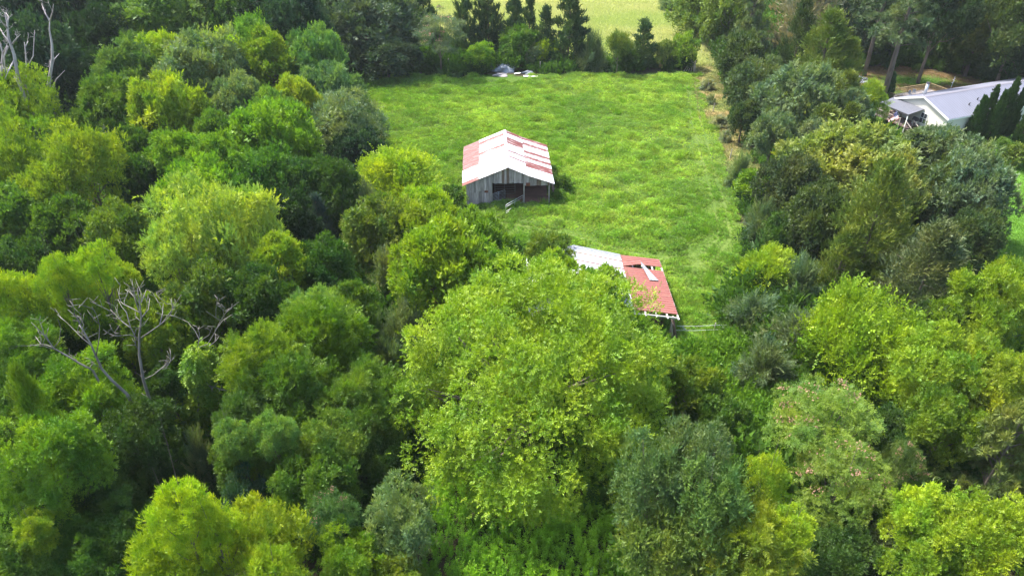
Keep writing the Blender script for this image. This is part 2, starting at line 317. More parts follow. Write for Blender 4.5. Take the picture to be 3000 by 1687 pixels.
def crown_round(rng, R, kz, n, lr, ns, sub=9, up=0.45, jit=0.2, low=-0.7, fz=0.75, env_a=0.17, **kw):
    c, L, fz = lobes_round(rng, R, kz, n, lr, low, fz, env_a)
    pr = L**2/np.sum(L**2); li = rng.choice(len(L), ns, p=pr)
    out = nrm(c+UP*R*0.25)
    sd_ = nrm(rng.normal(size=(len(L), sub, 3))+UP*up+out[:, None, :]*0.9); sct = np.clip(rng.normal(0.48, 0.16, (len(L), sub))+rng.normal(0, 0.16, (len(L), 1)), 0, 1)
    sc_ = c[:, None, :]+sd_*(L[:, None]*rng.uniform(0.55, 1.05, (len(L), sub)))[..., None]*np.array([1, 1, fz]); sr = L[:, None]*rng.uniform(0.28, 0.48, (len(L), sub))
    k = rng.integers(0, sub, ns); ds = sd_[li, k]; d = nrm(rng.normal(size=(ns, 3))*0.75+ds*0.75+UP*0.35); rr = sr[li, k]*(1+rng.normal(size=ns)*jit*0.5)
    far_ = rng.random(ns) < 0.05; rr = np.where(far_, rr*rng.uniform(1.2, 1.8, ns), rr); P = sc_[li, k]+d*rr[:, None]
    return sprays(rng, P, d, sct[li, k], **kw), c, L
def trunk_mesh(rng, name, H, zc, R, c, L, r0, bark, nlimb=12, lean=0.0):
    b = MB(); top = zc+R*0.25; p = [Vector((0, 0, -0.3))]; off = Vector((0, 0, 0))
    for i in range(1, 6):
        off += Vector((rng.normal()*0.10, rng.normal()*0.10, 0)); p.append(Vector((off.x, off.y, top*i/5)))
    b.tube(p, [r0*1.35, r0, r0*0.85, r0*0.7, r0*0.45, r0*0.2], 7)
    idx = rng.permutation(len(L))[:nlimb]
    for q in idx:
        e = Vector(c[q])+Vector((0, 0, zc)); k = rng.uniform(0.35, 0.85)
        zs = min(top*k, max(e.z-R*0.25, top*0.3)); s = Vector((0, 0, zs)); f = zs/top*5; i = min(int(f), 4); s = p[i].lerp(p[i+1], f-i)
        mid = s.lerp(e, 0.5)+Vector((rng.normal()*0.15*R*0.3, rng.normal()*0.15*R*0.3, -0.05*R)); rr = r0*0.36
        b.tube([s, s.lerp(mid, 0.5), mid, mid.lerp(e, 0.55), e], [rr, rr*0.8, rr*0.62, rr*0.45, rr*0.2], 5)
    return b.mesh(name, bark, True)
PROTO = {}
def proto(key, n, fn):
    PROTO[key] = [fn(np.random.default_rng(hash_(key)+31*i)) for i in range(n)]
def hash_(s): return sum((i+1)*ord(ch) for i, ch in enumerate(s))
def mk_round(R, kz, H, n, lr, ns, r0=0.2, mat_=None, nlimb=12, **kw):
    def f(rng):
        zc = H-R*kz*1.0; (V, T), c, L = crown_round(rng, R, kz, n, lr, ns, **kw); V = V+np.array([0, 0, zc])
        V[:, 2] = np.maximum(V[:, 2], 0.05)
        return dict(crown=arr_mesh('crown', V, 4 if kw.get('quad', True) else 3, T, [mat_ or LEAF]), trunk=trunk_mesh(rng, 'trunk', H, zc, R, c, L, r0, BARK, nlimb), R=R, H=H, zc=zc, kz=kz)
    return f
# conifers: plumes along a cone
def mk_cone(R, H, nb, per, length, m, ll, lw, ztop=1.0, zbot=0.05, bend=0.8, upk=0.75, r0=0.16, quad=False, spread=0.17, shape=0.85, dens=1.0, mat_=None, irregular=0.25):
    def f(rng):
        t = rng.random(nb)**1.25; z = H*(zbot+(ztop-zbot)*t); ph = rng.uniform(0, 2*PI, nb)
        prof = np.sin(np.clip((1-t)**shape, 0, 1)*PI*0.5)**0.9
        r = R*np.maximum(prof, 0.04)*rng.uniform(1-irregular*1.6, 1+irregular*0.4, nb)
        tip = np.stack([r*np.cos(ph), r*np.sin(ph), z+r*0.12], 1); base = np.stack([r*0.2*np.cos(ph), r*0.2*np.sin(ph), z-r*upk*0.35], 1)
        li = rng.integers(0, nb, nb*per); u = 1-rng.random(nb*per)**1.7*0.75; ax = nrm(tip-base)
        P = base[li]+(tip-base)[li]*u[:, None]+rng.normal(size=(nb*per, 3))*(R*spread*(0.35+0.65*(1-u)))[:, None]*np.array([1, 1, 0.6])
        D = nrm(ax[li]+rng.normal(size=(nb*per, 3))*0.35); ct = np.clip(rng.normal(0.47, 0.18, nb)[li], 0, 1)
        V, T = sprays(rng, P, D, ct, length, m, ll, lw, ang=0.55, sd=(0.75, bend, 0.35), nb=(0.4, 0.8, 0.6), quad=quad)
        V[:, 2] = np.clip(V[:, 2], 0.05, None)
        b = MB(); b.tube([(0, 0, -0.2), (0.05, 0, H*0.3), (0, 0.05, H*0.65), (0, 0, H*0.93)], [r0*1.2, r0, r0*0.6, 0.03], 6)
        for q in range(0, nb, max(1, nb//26)): b.tube([Vector((0, 0, max(base[q][2], 0.2))), Vector(base[q]).lerp(Vector(tip[q]), 0.5), Vector(tip[q])], [r0*0.28, r0*0.2, 0.015], 4)
        return dict(crown=arr_mesh('crown', V, 4 if quad else 3, T, [mat_ or NEEDLE]), trunk=b.mesh('trunk', BARK, True), R=R, H=H, zc=H*0.45, kz=H*0.5/R)
    return f
def mk_pine(R, H, nb, per, zlo):
    def f(rng):
        b = MB(); b.tube([(0, 0, -0.3), (0.15, 0.1, H*0.35), (0.1, 0.25, H*0.7), (0.2, 0.1, H*0.97)], [0.42*(H/17)**1.6, 0.33*(H/17)**1.6, 0.22*(H/17)**1.6, 0.05], 8)
        PP = []; DD = []; CT = []
        for q in range(nb):
            t = (q+0.5)/nb; z = H*(zlo+(0.97-zlo)*t); ph = rng.uniform(0, 2*PI); r = R*(1.05-0.72*t)*rng.uniform(0.6, 1.1)
            e = Vector((r*math.cos(ph), r*math.sin(ph), z+r*rng.uniform(-0.05, 0.22))); s = Vector((0.1, 0.15, z-0.2))
            b.tube([s, s.lerp(e, 0.5)+Vector((0, 0, 0.12*r)), e], [0.085, 0.05, 0.02], 4)
            nt_ = max(3, int(5*r/R*2)); base = rng.uniform(0.3, 0.65)
            for k in range(nt_):
                u = rng.uniform(0.4, 1.02); c = np.array(s.lerp(e, u)+Vector((0, 0, 0.12*r*(1-abs(2*u-1)))))+rng.normal(size=3)*np.array([0.45, 0.45, 0.15])*(r/R+0.4)
                d = nrm(rng.normal(size=(per, 3))+UP*0.5); PP.append(c+d*0.12); DD.append(d); CT.append(np.full(per, np.clip(base+rng.normal()*0.12, 0, 1)))
        P = np.vstack(PP); D = np.vstack(DD); V, T = sprays(rng, P, D, np.concatenate(CT), 0.34, 4, 0.34, 0.075, ang=0.4, sd=(1, 0.15, 0.2), quad=False)
        return dict(crown=arr_mesh('crown', V, 3, T, [NEEDLE]), trunk=b.mesh('trunk', BARK, True), R=R, H=H, zc=H*(1+zlo)/2, kz=H*(1-zlo)/2/R)
    return f
def mk_mimosa(R, H, n, ns):
    def f(rng):
        zc = H*0.62; i = np.arange(n)+0.5; rad = R*np.sqrt(i/n)*0.9; ph = i*2.39996
        c = np.stack([rad*np.cos(ph), rad*np.sin(ph), (H-zc)*(0.9-0.9*(rad/R)**2)+rng.normal(size=n)*0.5-rng.random(n)**2*2.2], 1)
        L = R*0.21*rng.uniform(0.7, 1.35, n); li = rng.choice(n, ns, p=L**2/np.sum(L**2)); d = nrm(rng.normal(size=(ns, 3))*np.array([1, 1, 0.35])+UP*0.35)
        ct = np.clip(rng.normal(0.5, 0.17, n)[li]+rng.normal(size=ns)*0.1, 0, 1); P = c[li]+d*(L[li]*rng.uniform(0.2, 1, ns)**0.6)[:, None]*np.array([1, 1, 0.32])
        V, T = sprays(rng, P, d, ct, 0.42, 8, 0.17, 0.055, ang=1.15, sd=(0.9, 0.05, 0.45), nb=(1.3, 0.1, 0.25), droop=0.25, quad=True); V = V+np.array([0, 0, zc])
        k = 300; sel = [q for q in range(n) if c[q][2] > -0.6 and rng.random() < 0.42]; li = rng.choice(sel, k); dd = nrm(rng.normal(size=(k, 3))*np.array([1, 1, 0.2])+UP*0.6)
        bp = c[li]+dd*(L[li]*rng.uniform(0.2, 1, k))[:, None]*np.array([1, 1, 0.3])+np.array([0, 0, zc+0.14])
        Vb, Tb = sprays(rng, np.repeat(bp, 3, 0), nrm(rng.normal(size=(k*3, 3))+UP), np.full(k*3, 0.5), 0.05, 3, 0.10, 0.06, quad=False)
        return dict(crown=arr_mesh('crown', V, 4, T, [LEAF]), trunk=trunk_mesh(rng, 'trunk', H, zc, R*0.7, c, L, 0.16, BARK, 16), R=R, H=H, zc=zc, kz=0.42, blossoms=arr_mesh('blossoms', Vb, 3, Tb, [BLOSSOM]))
    return f
def mk_arching(R, H, ns, m=9, nst=60):
    def f(rng):
        ph = rng.uniform(0, 2*PI, nst); th = rng.uniform(0.15, 1.35, nst); rr = rng.uniform(0.75, 1.08, nst)
        d0 = np.stack([np.cos(ph)*np.sin(th), np.sin(ph)*np.sin(th), np.cos(th)], 1); li = rng.integers(0, nst, ns); u = rng.uniform(0.35, 1.05, ns)
        P = d0[li]*(u*rr[li])[:, None]*np.array([R, R, H*1.05]); P[:, 2] -= (u**2.2*np.sin(th[li])*H*0.22); P[:, 2] = np.maximum(P[:, 2], 0.1)
        P += rng.normal(size=P.shape)*R*0.075; tg = nrm(d0[li]*np.array([1, 1, 0.7])-UP*0.25*u[:, None]); ct = np.clip(rng.normal(0.48, 0.17, nst)[li], 0, 1)
        V, T = sprays(rng, P, tg, ct, 0.55, m, 0.16, 0.06, ang=0.8, sd=(0.9, 0.15, 0.4), quad=False); V[:, 2] = np.maximum(V[:, 2], 0.03)
        b = MB()
        for q in range(0, nst, 5):
            e = d0[q]*rr[q]*np.array([R, R, H]); e[2] -= math.sin(th[q])*H*0.2; e = Vector(e); b.tube([(0, 0, -0.1), e*0.45+Vector((0, 0, H*0.12)), e], [0.035, 0.018, 0.006], 4)
        return dict(crown=arr_mesh('crown', V, 3, T, [LEAF]), trunk=b.mesh('stems', BARK, True), R=R, H=H, zc=H*0.5, kz=H*0.5/R, stem='stem')
    return f
B = dict(length=0.5, m=6, ang=0.9)
proto('broadM', 4, mk_round(4.5, 0.85, 11, 30, 0.30, 8300, 0.24, length=0.45, m=6, ll=0.23, lw=0.14, quad=False))
proto('broadF', 3, mk_round(5.5, 0.95, 14, 38, 0.29, 8200, 0.3, low=-0.9, length=0.55, m=6, ll=0.27, lw=0.17, quad=False))
proto('broadN', 3, mk_round(4.5, 0.85, 11, 36, 0.27, 11500, 0.24, length=0.40, m=6, ll=0.165, lw=0.10, quad=True))
proto('broadS', 2, mk_round(2.0, 0.95, 4.2, 20, 0.38, 1500, 0.09, length=0.35, m=6, ll=0.20, lw=0.12, quad=True, nlimb=6, low=-0.8))
proto('frond', 2, mk_round(4.5, 0.85, 11, 30, 0.31, 3200, 0.2, length=0.85, m=13, ll=0.30, lw=0.085, ang=1.15, sd=(0.95, 0.25, 0.35), droop=0.3, quad=True, sub=9))
proto('willow', 2, mk_round(4.5, 1.0, 11.5, 34, 0.30, 7800, 0.22, length=0.45, m=7, ll=0.20, lw=0.085, ang=0.7, sd=(0.6, 0.5, 0.5), nb=(0.5, 0.6, 0.6), quad=False, sub=12, fz=0.95))
proto('spike', 2, mk_round(3.0, 0.8, 5.5, 24, 0.32, 3200, 0.12, length=0.7, m=9, ll=0.17, lw=0.10, ang=0.9, sd=(0.9, 0.45, 0.35), quad=True, sub=9, low=-0.7))
proto('mimosa', 2, mk_mimosa(4.6, 8, 46, 4600))
proto('cedar', 3, mk_cone(3.4, 11, 260, 22, 0.5, 7, 0.22, 0.07))
proto('cedarwide', 2, mk_cone(5.2, 12, 300, 30, 0.5, 6, 0.24, 0.08, bend=0.55, irregular=0.4, shape=0.95))
proto('juniper', 3, mk_cone(3.1, 10, 110, 42, 0.45, 6, 0.30, 0.12, bend=0.6, shape=0.95, irregular=0.36, spread=0.19))
proto('arborvitae', 2, mk_cone(1.15, 6.5, 260, 22, 0.30, 6, 0.19, 0.10, bend=1.6, shape=0.9, irregular=0.08, upk=0.6, spread=0.16, r0=0.06))
proto('pine', 2, mk_pine(4.2, 17, 44, 30, 0.42))
proto('pinelow', 1, mk_pine(4.6, 10, 56, 34, 0.12))
proto('arching', 2, mk_arching(3.0, 3.4, 5200))
# the big maple in front
HERO = mk_round(9.35, 0.75, 13.2, 108, 0.17, 46000, 0.42, nlimb=30, length=0.38, m=6, ll=0.135, lw=0.088, quad=True, sub=10, env_a=0.045)

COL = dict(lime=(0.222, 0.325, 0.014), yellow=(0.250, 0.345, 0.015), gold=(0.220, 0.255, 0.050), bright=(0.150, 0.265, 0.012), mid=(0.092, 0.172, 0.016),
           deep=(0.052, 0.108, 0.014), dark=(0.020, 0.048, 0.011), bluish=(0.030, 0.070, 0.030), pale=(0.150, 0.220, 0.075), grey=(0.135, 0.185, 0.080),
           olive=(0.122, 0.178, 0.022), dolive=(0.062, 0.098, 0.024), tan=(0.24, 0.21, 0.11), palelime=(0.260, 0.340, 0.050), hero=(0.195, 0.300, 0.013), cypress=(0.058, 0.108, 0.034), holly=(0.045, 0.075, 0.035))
KIND = dict(broadM='broadleaf_tree', broadF='broadleaf_tree', broadN='broadleaf_tree', broadS='shrub', frond='sumac_tree', willow='willow_tree', spike='young_tree', mimosa='mimosa_tree',
            cedar='cedar_tree', cedarwide='cedar_tree', juniper='juniper_tree', arborvitae='arborvitae', pine='pine_tree', pinelow='pine_tree', arching='arching_shrub')
CAT = dict(shrub='shrub', arching_shrub='shrub')
rt = random.Random(5)
count = {}
FD = 2080/DS
def tree(style, u, v, wpx, h, col, label, name=None, var=None, squash=1.0):
    """(u, v): middle of the crown in the 2576 px view, wpx its half width there, h height in metres"""
    P = PROTO[style]; k = count.get(style, 0); count[style] = k+1; p = P[(k if var is None else var) % len(P)]
    r = 3.0; own = style in ('broadM', 'broadF', 'broadN', 'frond', 'willow', 'spike', 'broadS'); kk = 1.0
    for _ in range(14):
        kk = min(1.4, max(0.95, 0.5*h/(p['kz']*r))); zc = max(h-p['kz']*r*kk, h*0.45) if own else h*p['zc']/p['H']; q = atd(u, v, zc); dep = q.y*math.cos(PITCH)+(CAMH-zc)*math.sin(PITCH); r = wpx*1.03/FD*dep
    s = r/p['R']; sz = h/p['H']; nm = name or KIND[style]
    o = thing(nm, label, CAT.get(nm, 'tree'), (q.x, q.y, 0), rt.uniform(0, 2*PI))
    cc = COL[col] if isinstance(col, str) else tuple(a*1.3 for a in col); jj = rt.uniform(-0.12, 0.12); j = [1+jj+rt.uniform(-0.04, 0.04) for _ in range(3)]
    c = link('crown', p['crown'], o)
    if own: c.scale = (s, s, s*kk); c.location = (0, 0, zc-p['zc']*s*kk)
    else: c.scale = (s, s, sz)
    c.color = (cc[0]*j[0], cc[1]*j[1], cc[2]*j[2], 1)
    tk = link(p.get('stem', 'trunk'), p['trunk'], o); tk.scale = (s, s, zc/p['zc'] if own else sz)
    if 'blossoms' in p: bl = tag(link('blossoms', p['blossoms'], o), kind='stuff'); bl.scale = c.scale
    return o

# ------------------------------------------------------------------ trees and shrubs of the photograph
TREES = [
# style, u, v, half width, height, colour, label
# --- far left wood
('broadF', 40, 40, 110, 20, 'bluish', 'dark bluish tree behind the bleached snags in the top left corner'),
('broadF', 190, 30, 105, 20, 'dark', 'dark tall tree at the top edge, right of the bleached snags'),
('broadF', 110, 165, 90, 16, 'bluish', 'dark bluish tree standing among the ivy-clad snags'),
('broadF', 255, 110, 70, 15, 'dark', 'nearly black tree in the gap between snags and broad layered tree'),
('broadF', 330, 15, 95, 19, 'deep', 'deep green tree at the top edge above the broad layered tree'),
('broadF', 470, 15, 80, 19, 'deep', 'deep green round tree at the top edge left of the tall spreading one'),
('broadF', 585, 45, 85, 18, (0.043, 0.090, 0.015), 'tall spreading green tree at the top edge above the yellow-green clump'),
('broadF', 735, 60, 80, 19, 'bluish', 'dark bluish tree whose gaps show slivers of yellow meadow'),
('broadF', 660, 10, 70, 20, 'dark', 'dark tree at the top edge just left of the meadow slivers'),
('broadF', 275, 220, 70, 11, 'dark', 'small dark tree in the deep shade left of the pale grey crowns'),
('broadM', 388, 105, 138, 15, (0.074, 0.140, 0.020), 'broad layered mid-green crown, widest near the top left'),
('broadM', 655, 125, 62, 14, (0.102, 0.185, 0.017), 'bright green round tree behind the yellow-green clump'),
('broadM', 560, 165, 62, 13, 'yellow', 'yellow-green crown left half of the clump behind the pale grey tree'),
('broadM', 680, 165, 66, 13, 'lime', 'yellow-green crown right half of the clump behind the pale grey tree'),
('broadM', 395, 165, 60, 13, 'lime', 'narrow yellow-green crown poking up left of the pale grey tree'),
('broadM', 528, 225, 108, 14, 'pale', 'large pale grey-green crown in the middle of the left wood'),
('broadM', 800, 170, 72, 13, (0.084, 0.150, 0.032), 'pale-tipped green tree against the big dark row by the field'),
('broadM', 320, 215, 80, 13, (0.072, 0.135, 0.025), 'mid-green lobed crown left of the pale grey tree'),
('broadM', 290, 305, 78, 12, 'mid', 'bluish mid-green crown above the bare grey branch'),
('broadM', 420, 290, 75, 13, 'lime', 'tall yellow-green crown in front of the pale grey tree'),
('broadS', 462, 320, 46, 9, 'pale', 'small pale grey-green crown nestled in front of the yellow-green one'),
('broadM', 608, 270, 60, 12, 'pale', 'smaller pale grey-green crown right of the large pale one'),
('broadM', 690, 300, 62, 11, (0.096, 0.180, 0.021), 'soft green round crown below the golden-tipped one'),
('broadM', 752, 255, 50, 11, (0.190, 0.255, 0.012), 'golden-tipped small crown at the right of the left wood'),
('broadM', 830, 245, 62, 11, (0.078, 0.140, 0.050), 'blue-green crown between golden-tipped tree and field'),
('willow', 868, 330, 96, 10, 'grey', 'large grey-green shrub tree at the left edge of the pasture', 'willow_tree'),
('broadM', 905, 400, 62, 7, 'bluish', 'dark blue-green low tree below the grey shrub tree at the pasture edge'),
('broadM', 550, 345, 55, 11, 'mid', 'mid-green crown below the smaller pale grey one'),
('broadM', 445, 405, 62, 11, 'bright', 'bright green crown left of the bright three-lobed one'),
('broadM', 540, 400, 52, 11, 'bright', 'middle bright green crown between two larger bright ones'),
('broadM', 692, 385, 100, 12, 'bright', 'wide bright leafy crown near the centre of the left wood'),
('broadM', 352, 395, 58, 10, (0.054, 0.110, 0.010), 'mid-dark crown right of the bare grey branch'),
('broadM', 345, 470, 70, 9, 'deep', 'deep green crown above the black hollow'),
('broadM', 672, 475, 82, 10, (0.054, 0.130, 0.010), 'rich green crown below the wide bright leafy one'),
('broadM', 515, 525, 95, 10, 'bright', 'bright green crown behind the pale lime willow'),
('broadM', 628, 535, 48, 9, (0.120, 0.200, 0.010), 'small yellow-green crown right of the bright one behind the willow'),
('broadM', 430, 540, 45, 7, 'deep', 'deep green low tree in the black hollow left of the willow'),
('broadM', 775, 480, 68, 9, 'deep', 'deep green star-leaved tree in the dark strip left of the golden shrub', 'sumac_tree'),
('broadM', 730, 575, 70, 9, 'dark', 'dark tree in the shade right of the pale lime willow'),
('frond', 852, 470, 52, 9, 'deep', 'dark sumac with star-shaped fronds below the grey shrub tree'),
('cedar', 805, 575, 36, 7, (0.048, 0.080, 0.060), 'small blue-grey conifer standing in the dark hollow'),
# --- left edge
('willow', 62, 325, 95, 12.5, 'lime', 'lime-yellow crown at the left edge under the snags'),
('willow', 18, 245, 40, 13, 'yellow', 'small yellow crown top at the left edge, highest of the lime ones'),
('willow', 232, 450, 80, 13, 'lime', 'round lime crown with drooping edge left of the black hollow'),
('willow', 45, 445, 92, 12, (0.150, 0.215, 0.010), 'lime-green crown at the left edge between two lime ones'),
('willow', 140, 505, 62, 11, (0.151, 0.210, 0.011), 'small lime crown tucked between the two larger lime ones'),
('broadM', 60, 590, 95, 10, 'mid', 'mid-green crown at the left edge below the lime trees'),
('broadM', 185, 605, 80, 9, (0.072, 0.130, 0.010), 'mid-green tree left of the olive-green rounded one'),
('broadM', 305, 620, 85, 9, (0.078, 0.125, 0.011), 'olive-green rounded crown left of the pale willow'),
('broadM', 70, 690, 70, 8, 'deep', 'deep green tree at the left edge behind the yellow plumes'),
# --- middle left
('willow', 575, 635, 128, 14, 'palelime', 'big pale lime willow with feathery crown'),
('willow', 440, 660, 70, 12, 'palelime', 'smaller pale lime willow leaning left of the big one'),
('broadM', 715, 665, 62, 11, 'lime', 'bright yellow-tipped green tree at the right flank of the big willow'),
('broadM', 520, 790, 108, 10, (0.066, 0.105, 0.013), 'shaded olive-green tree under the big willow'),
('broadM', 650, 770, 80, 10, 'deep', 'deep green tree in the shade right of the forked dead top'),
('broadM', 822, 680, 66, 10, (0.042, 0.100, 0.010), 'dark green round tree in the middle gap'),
('broadM', 893, 775, 58, 9, (0.084, 0.150, 0.010), 'mid-green tree with bright tips left of the grey feathery shrubs'),
('frond', 792, 815, 66, 10, (0.114, 0.190, 0.032), 'pale green sumac with upright fronds in the middle of the left side'),
('frond', 820, 890, 112, 10, (0.090, 0.170, 0.008), 'wide bright sumac clump left of the big maple'),
('frond', 655, 930, 82, 10, (0.120, 0.190, 0.010), 'yellow-green sumac right of the vine-covered snag'),
('frond', 745, 1000, 95, 9, 'mid', 'mid-green sumac below the wide bright sumac clump'),
('frond', 920, 1020, 90, 8, 'mid', 'darker sumac touching the left side of the big maple'),
('frond', 612, 1062, 60, 8, (0.054, 0.105, 0.017), 'blue-green frondy sumac below the curved dead limb'),
('willow', 150, 705, 46, 14, 'lime', 'tall yellow-lime plume, left of the pair above the leaning dead tree'),
('willow', 245, 690, 48, 14, 'lime', 'tall yellow-lime plume, right of the pair above the leaning dead tree'),
('willow', 205, 775, 80, 12, 'lime', 'wide yellow-lime crown under the two tall plumes'),
('willow', 312, 715, 34, 11, 'yellow', 'small yellow plume just left of the bare branching dead tree'),
('willow', 35, 765, 66, 13, 'yellow', 'yellow-lime crown at the left edge with ragged top'),
('broadM', 395, 830, 68, 10, (0.122, 0.170, 0.010), 'olive-lime crown behind the bare branching dead tree'),
('frond', 45, 910, 85, 11, (0.084, 0.150, 0.010), 'frondy mid-green tree at the left edge below the ragged lime crown'),
('broadM', 300, 890, 80, 7, 'mid', 'low mid-green tree behind the two dead trunks'),
('broadM', 150, 900, 78, 8, 'deep', 'deep green tree crossed by the leaning dead trunk'),
('broadM', 425, 985, 50, 7, 'deep', 'deep green tree between dead trunk and vine-covered snag'),
('broadN', 235, 1020, 105, 9, 'bright', 'bright lobed crown at the foot of the leaning dead tree'),
('broadN', 60, 1065, 88, 9, 'mid', 'mid-green crown at the left edge above the conical bright one'),
('broadN', 355, 1120, 88, 8, 'deep', 'deep green tree left of the black gap'),
('broadN', 130, 1195, 132, 11, (0.096, 0.175, 0.010), 'large bright crown with pointed top in the lower left'),
('cedar', 145, 1140, 60, 12.5, (0.102, 0.180, 0.011), 'narrow pointed green top rising out of the large lower left crown', 'young_tree'),
('arching', 512, 1165, 44, 5, 'grey', 'grey-green feathery shrub at the right rim of the black gap'),
('broadN', 590, 1110, 50, 9, (0.108, 0.200, 0.032), 'pale-leaved vine-draped crown, left one of the two above the weed bank'),
('broadN', 698, 1095, 50, 9, (0.108, 0.200, 0.032), 'pale-leaved vine-draped crown, right one of the two above the weed bank'),
('broadN', 640, 1180, 88, 7, 'mid', 'leafy green mass under the two vine-draped crowns'),
('broadN', 825, 1140, 85, 8, (0.090, 0.150, 0.015), 'soft yellow-green tree left of the shaded foot of the big maple'),
('broadN', 800, 1230, 90, 7, 'mid', 'mid-green crown above the pink-flowered mimosa on the left'),
('broadN', 625, 1262, 60, 6, (0.026, 0.065, 0.028), 'dark blue-green leafy tree behind the brilliant lime willow'),
('willow', 455, 1300, 68, 13, (0.209, 0.290, 0.008), 'brilliant lime willow with pointed top, left spire of the lime group'),
('willow', 535, 1345, 72, 11, (0.209, 0.290, 0.010), 'brilliant lime willow, middle of the lime group at the bottom edge'),
('willow', 440, 1440, 95, 9, (0.202, 0.280, 0.008), 'lime willow cut by the bottom edge left of the others'),
('willow', 672, 1385, 105, 9, (0.169, 0.235, 0.010), 'round softer lime willow right of the brilliant ones'),
('willow', 690, 1460, 70, 9, 'yellow', 'yellow-lime crown cut by the bottom edge under the round willow'),
('broadN', 92, 1345, 50, 8, 'lime', 'flat yellow tuft crown at the lower left with a bare twig'),
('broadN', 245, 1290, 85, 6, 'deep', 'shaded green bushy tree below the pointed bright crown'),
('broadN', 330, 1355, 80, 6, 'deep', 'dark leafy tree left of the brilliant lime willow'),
('broadN', 60, 1420, 90, 7, 'mid', 'mid-green crown in the bottom left corner'),
('broadN', 210, 1420, 95, 6, (0.054, 0.115, 0.010), 'vine-laced green crown at the bottom edge near the left corner'),
('mimosa', 838, 1320, 72, 7, (0.060, 0.125, 0.025), 'pink-flowered mimosa between lime willows and grey-green round bush'),
('willow', 1008, 1335, 86, 6.5, 'pale', 'grey-green round fine-leaved bush left of the weed patch'),
('broadN', 880, 1425, 80, 5.5, 'bright', 'bright leafy bush at the bottom edge right of the flowering mimosa'),
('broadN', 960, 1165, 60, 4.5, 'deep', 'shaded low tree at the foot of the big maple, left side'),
('broadN', 1000, 1465, 60, 4, (0.137, 0.190, 0.014), 'yellow-green bush at the bottom edge left of the weed patch'),
# --- around the barns
('spike', 1010, 465, 84, 6.5, 'yellow', 'golden yellow-green shrub with upright shoots beside the pasture'),
('broadM', 1065, 545, 66, 7, 'lime', 'yellow-green crown nearest the front left corner of the grey barn'),
('broadM', 960, 600, 85, 8, (0.120, 0.175, 0.021), 'soft green crown left of the two yellow-green ones by the barn'),
('arching', 925, 535, 58, 6, 'grey', 'grey shrub tucked under the golden yellow-green one'),
('broadM', 1078, 605, 78, 8, (0.148, 0.205, 0.010), 'rounded yellow-green tree in the row running from barn to maple'),
('broadM', 1095, 690, 112, 10, 'lime', 'full yellow-green tree with dark underside behind the big maple'),
('broadM', 1212, 625, 78, 8.5, (0.102, 0.175, 0.010), 'mid-green tree behind the maple nearest to the mown strip'),
('broadM', 1245, 700, 70, 8, 'bright', 'bright green tree squeezed between yellow-green tree and maple'),
('arching', 975, 700, 66, 5, 'grey', 'brownish grey feathery shrub left of the full yellow-green tree'),
('arching', 1010, 840, 78, 5, 'grey', 'grey feathery shrub touching the upper left of the big maple'),
('arching', 940, 860, 55, 5, 'pale', 'pale feathery shrub left of the grey one by the maple'),
('arching', 985, 925, 60, 5, 'grey', 'low grey feathery shrub under the left rim of the big maple'),
('broadM', 1378, 655, 58, 6.2, (0.108, 0.165, 0.017), 'soft green tree covering the roof ridge of the red-roofed barn'),
('broadM', 1492, 768, 84, 6.8, (0.125, 0.205, 0.016), 'green tree leaning over the white half of the barn roof'),
('broadM', 1405, 712, 62, 7.4, 'hero', 'yellow-green crown merging into the top of the big maple'),
('broadS', 1140, 500, 28, 2.6, 'mid', 'round bush against the left wall of the grey barn'),
('broadS', 1416, 462, 18, 2.0, 'mid', 'small dark bush behind the right corner post of the grey barn'),
('broadS', 1405, 495, 16, 1.1, (0.096, 0.160, 0.014), 'low weeds bush at the foot of the right corner post'),
# --- tree row above the pasture
('juniper', 1000, 70, 42, 15, 'cypress', 'dark narrow cedar directly right of the big dark spreading tree'),
('broadF', 925, 85, 118, 13.5, (0.043, 0.068, 0.036), 'big dark grey-green spreading tree at the left end of the far row'),
('broadM', 865, 150, 62, 7.5, (0.048, 0.075, 0.040), 'dark drooping tree at the near left foot of the far row'),
('broadM', 975, 152, 62, 7, (0.041, 0.066, 0.034), 'dark drooping tree at the near right foot of the big spreading one'),
('mimosa', 1105, 95, 62, 11, (0.078, 0.110, 0.050), 'grey-green flowering tree with flat crown in the far row'),
('juniper', 1062, 30, 34, 15, 'cypress', 'dark cedar behind the flat grey-green flowering tree'),
('juniper', 1168, 60, 32, 15, 'cypress', 'narrow dark cedar right of the flat flowering tree'),
('juniper', 1228, 50, 42, 16, 'cypress', 'tall dark cedar with bare brown inside, left of the bright green tree'),
('juniper', 1292, 80, 38, 12, 'cypress', 'shorter rounded cedar behind the bright green tree'),
('juniper', 1332, 75, 24, 12, 'cypress', 'small pointed cedar top between the bright tree and dark shrub tree'),
('juniper', 1372, 100, 32, 10, 'cypress', 'dark cedar with bare leaning trunk left of the tallest cone'),
('juniper', 1432, 80, 50, 14, (0.041, 0.072, 0.022), 'largest cone-shaped cedar standing before the yellow meadow'),
('broadM', 1305, 112, 52, 7, (0.090, 0.165, 0.014), 'bright green tree above the scrap heap'),
('broadM', 1205, 145, 34, 5, 'bright', 'light green bush left of the scrap heap'),
('broadS', 1345, 142, 34, 4, 'grey', 'grey-green low bush just above the scrap heap'),
('broadS', 1372, 138, 26, 4.5, 'lime', 'lime bush to the right of the bush above the scrap heap'),
('arching', 1490, 135, 42, 6, 'grey', 'grey thin shrub right of the largest cone-shaped cedar'),
('spike', 1555, 120, 26, 7, (0.090, 0.130, 0.021), 'light green young tree left of the small dark cone'),
('juniper', 1618, 118, 36, 8.5, 'cypress', 'small dark cone-shaped cedar by the right half of the meadow'),
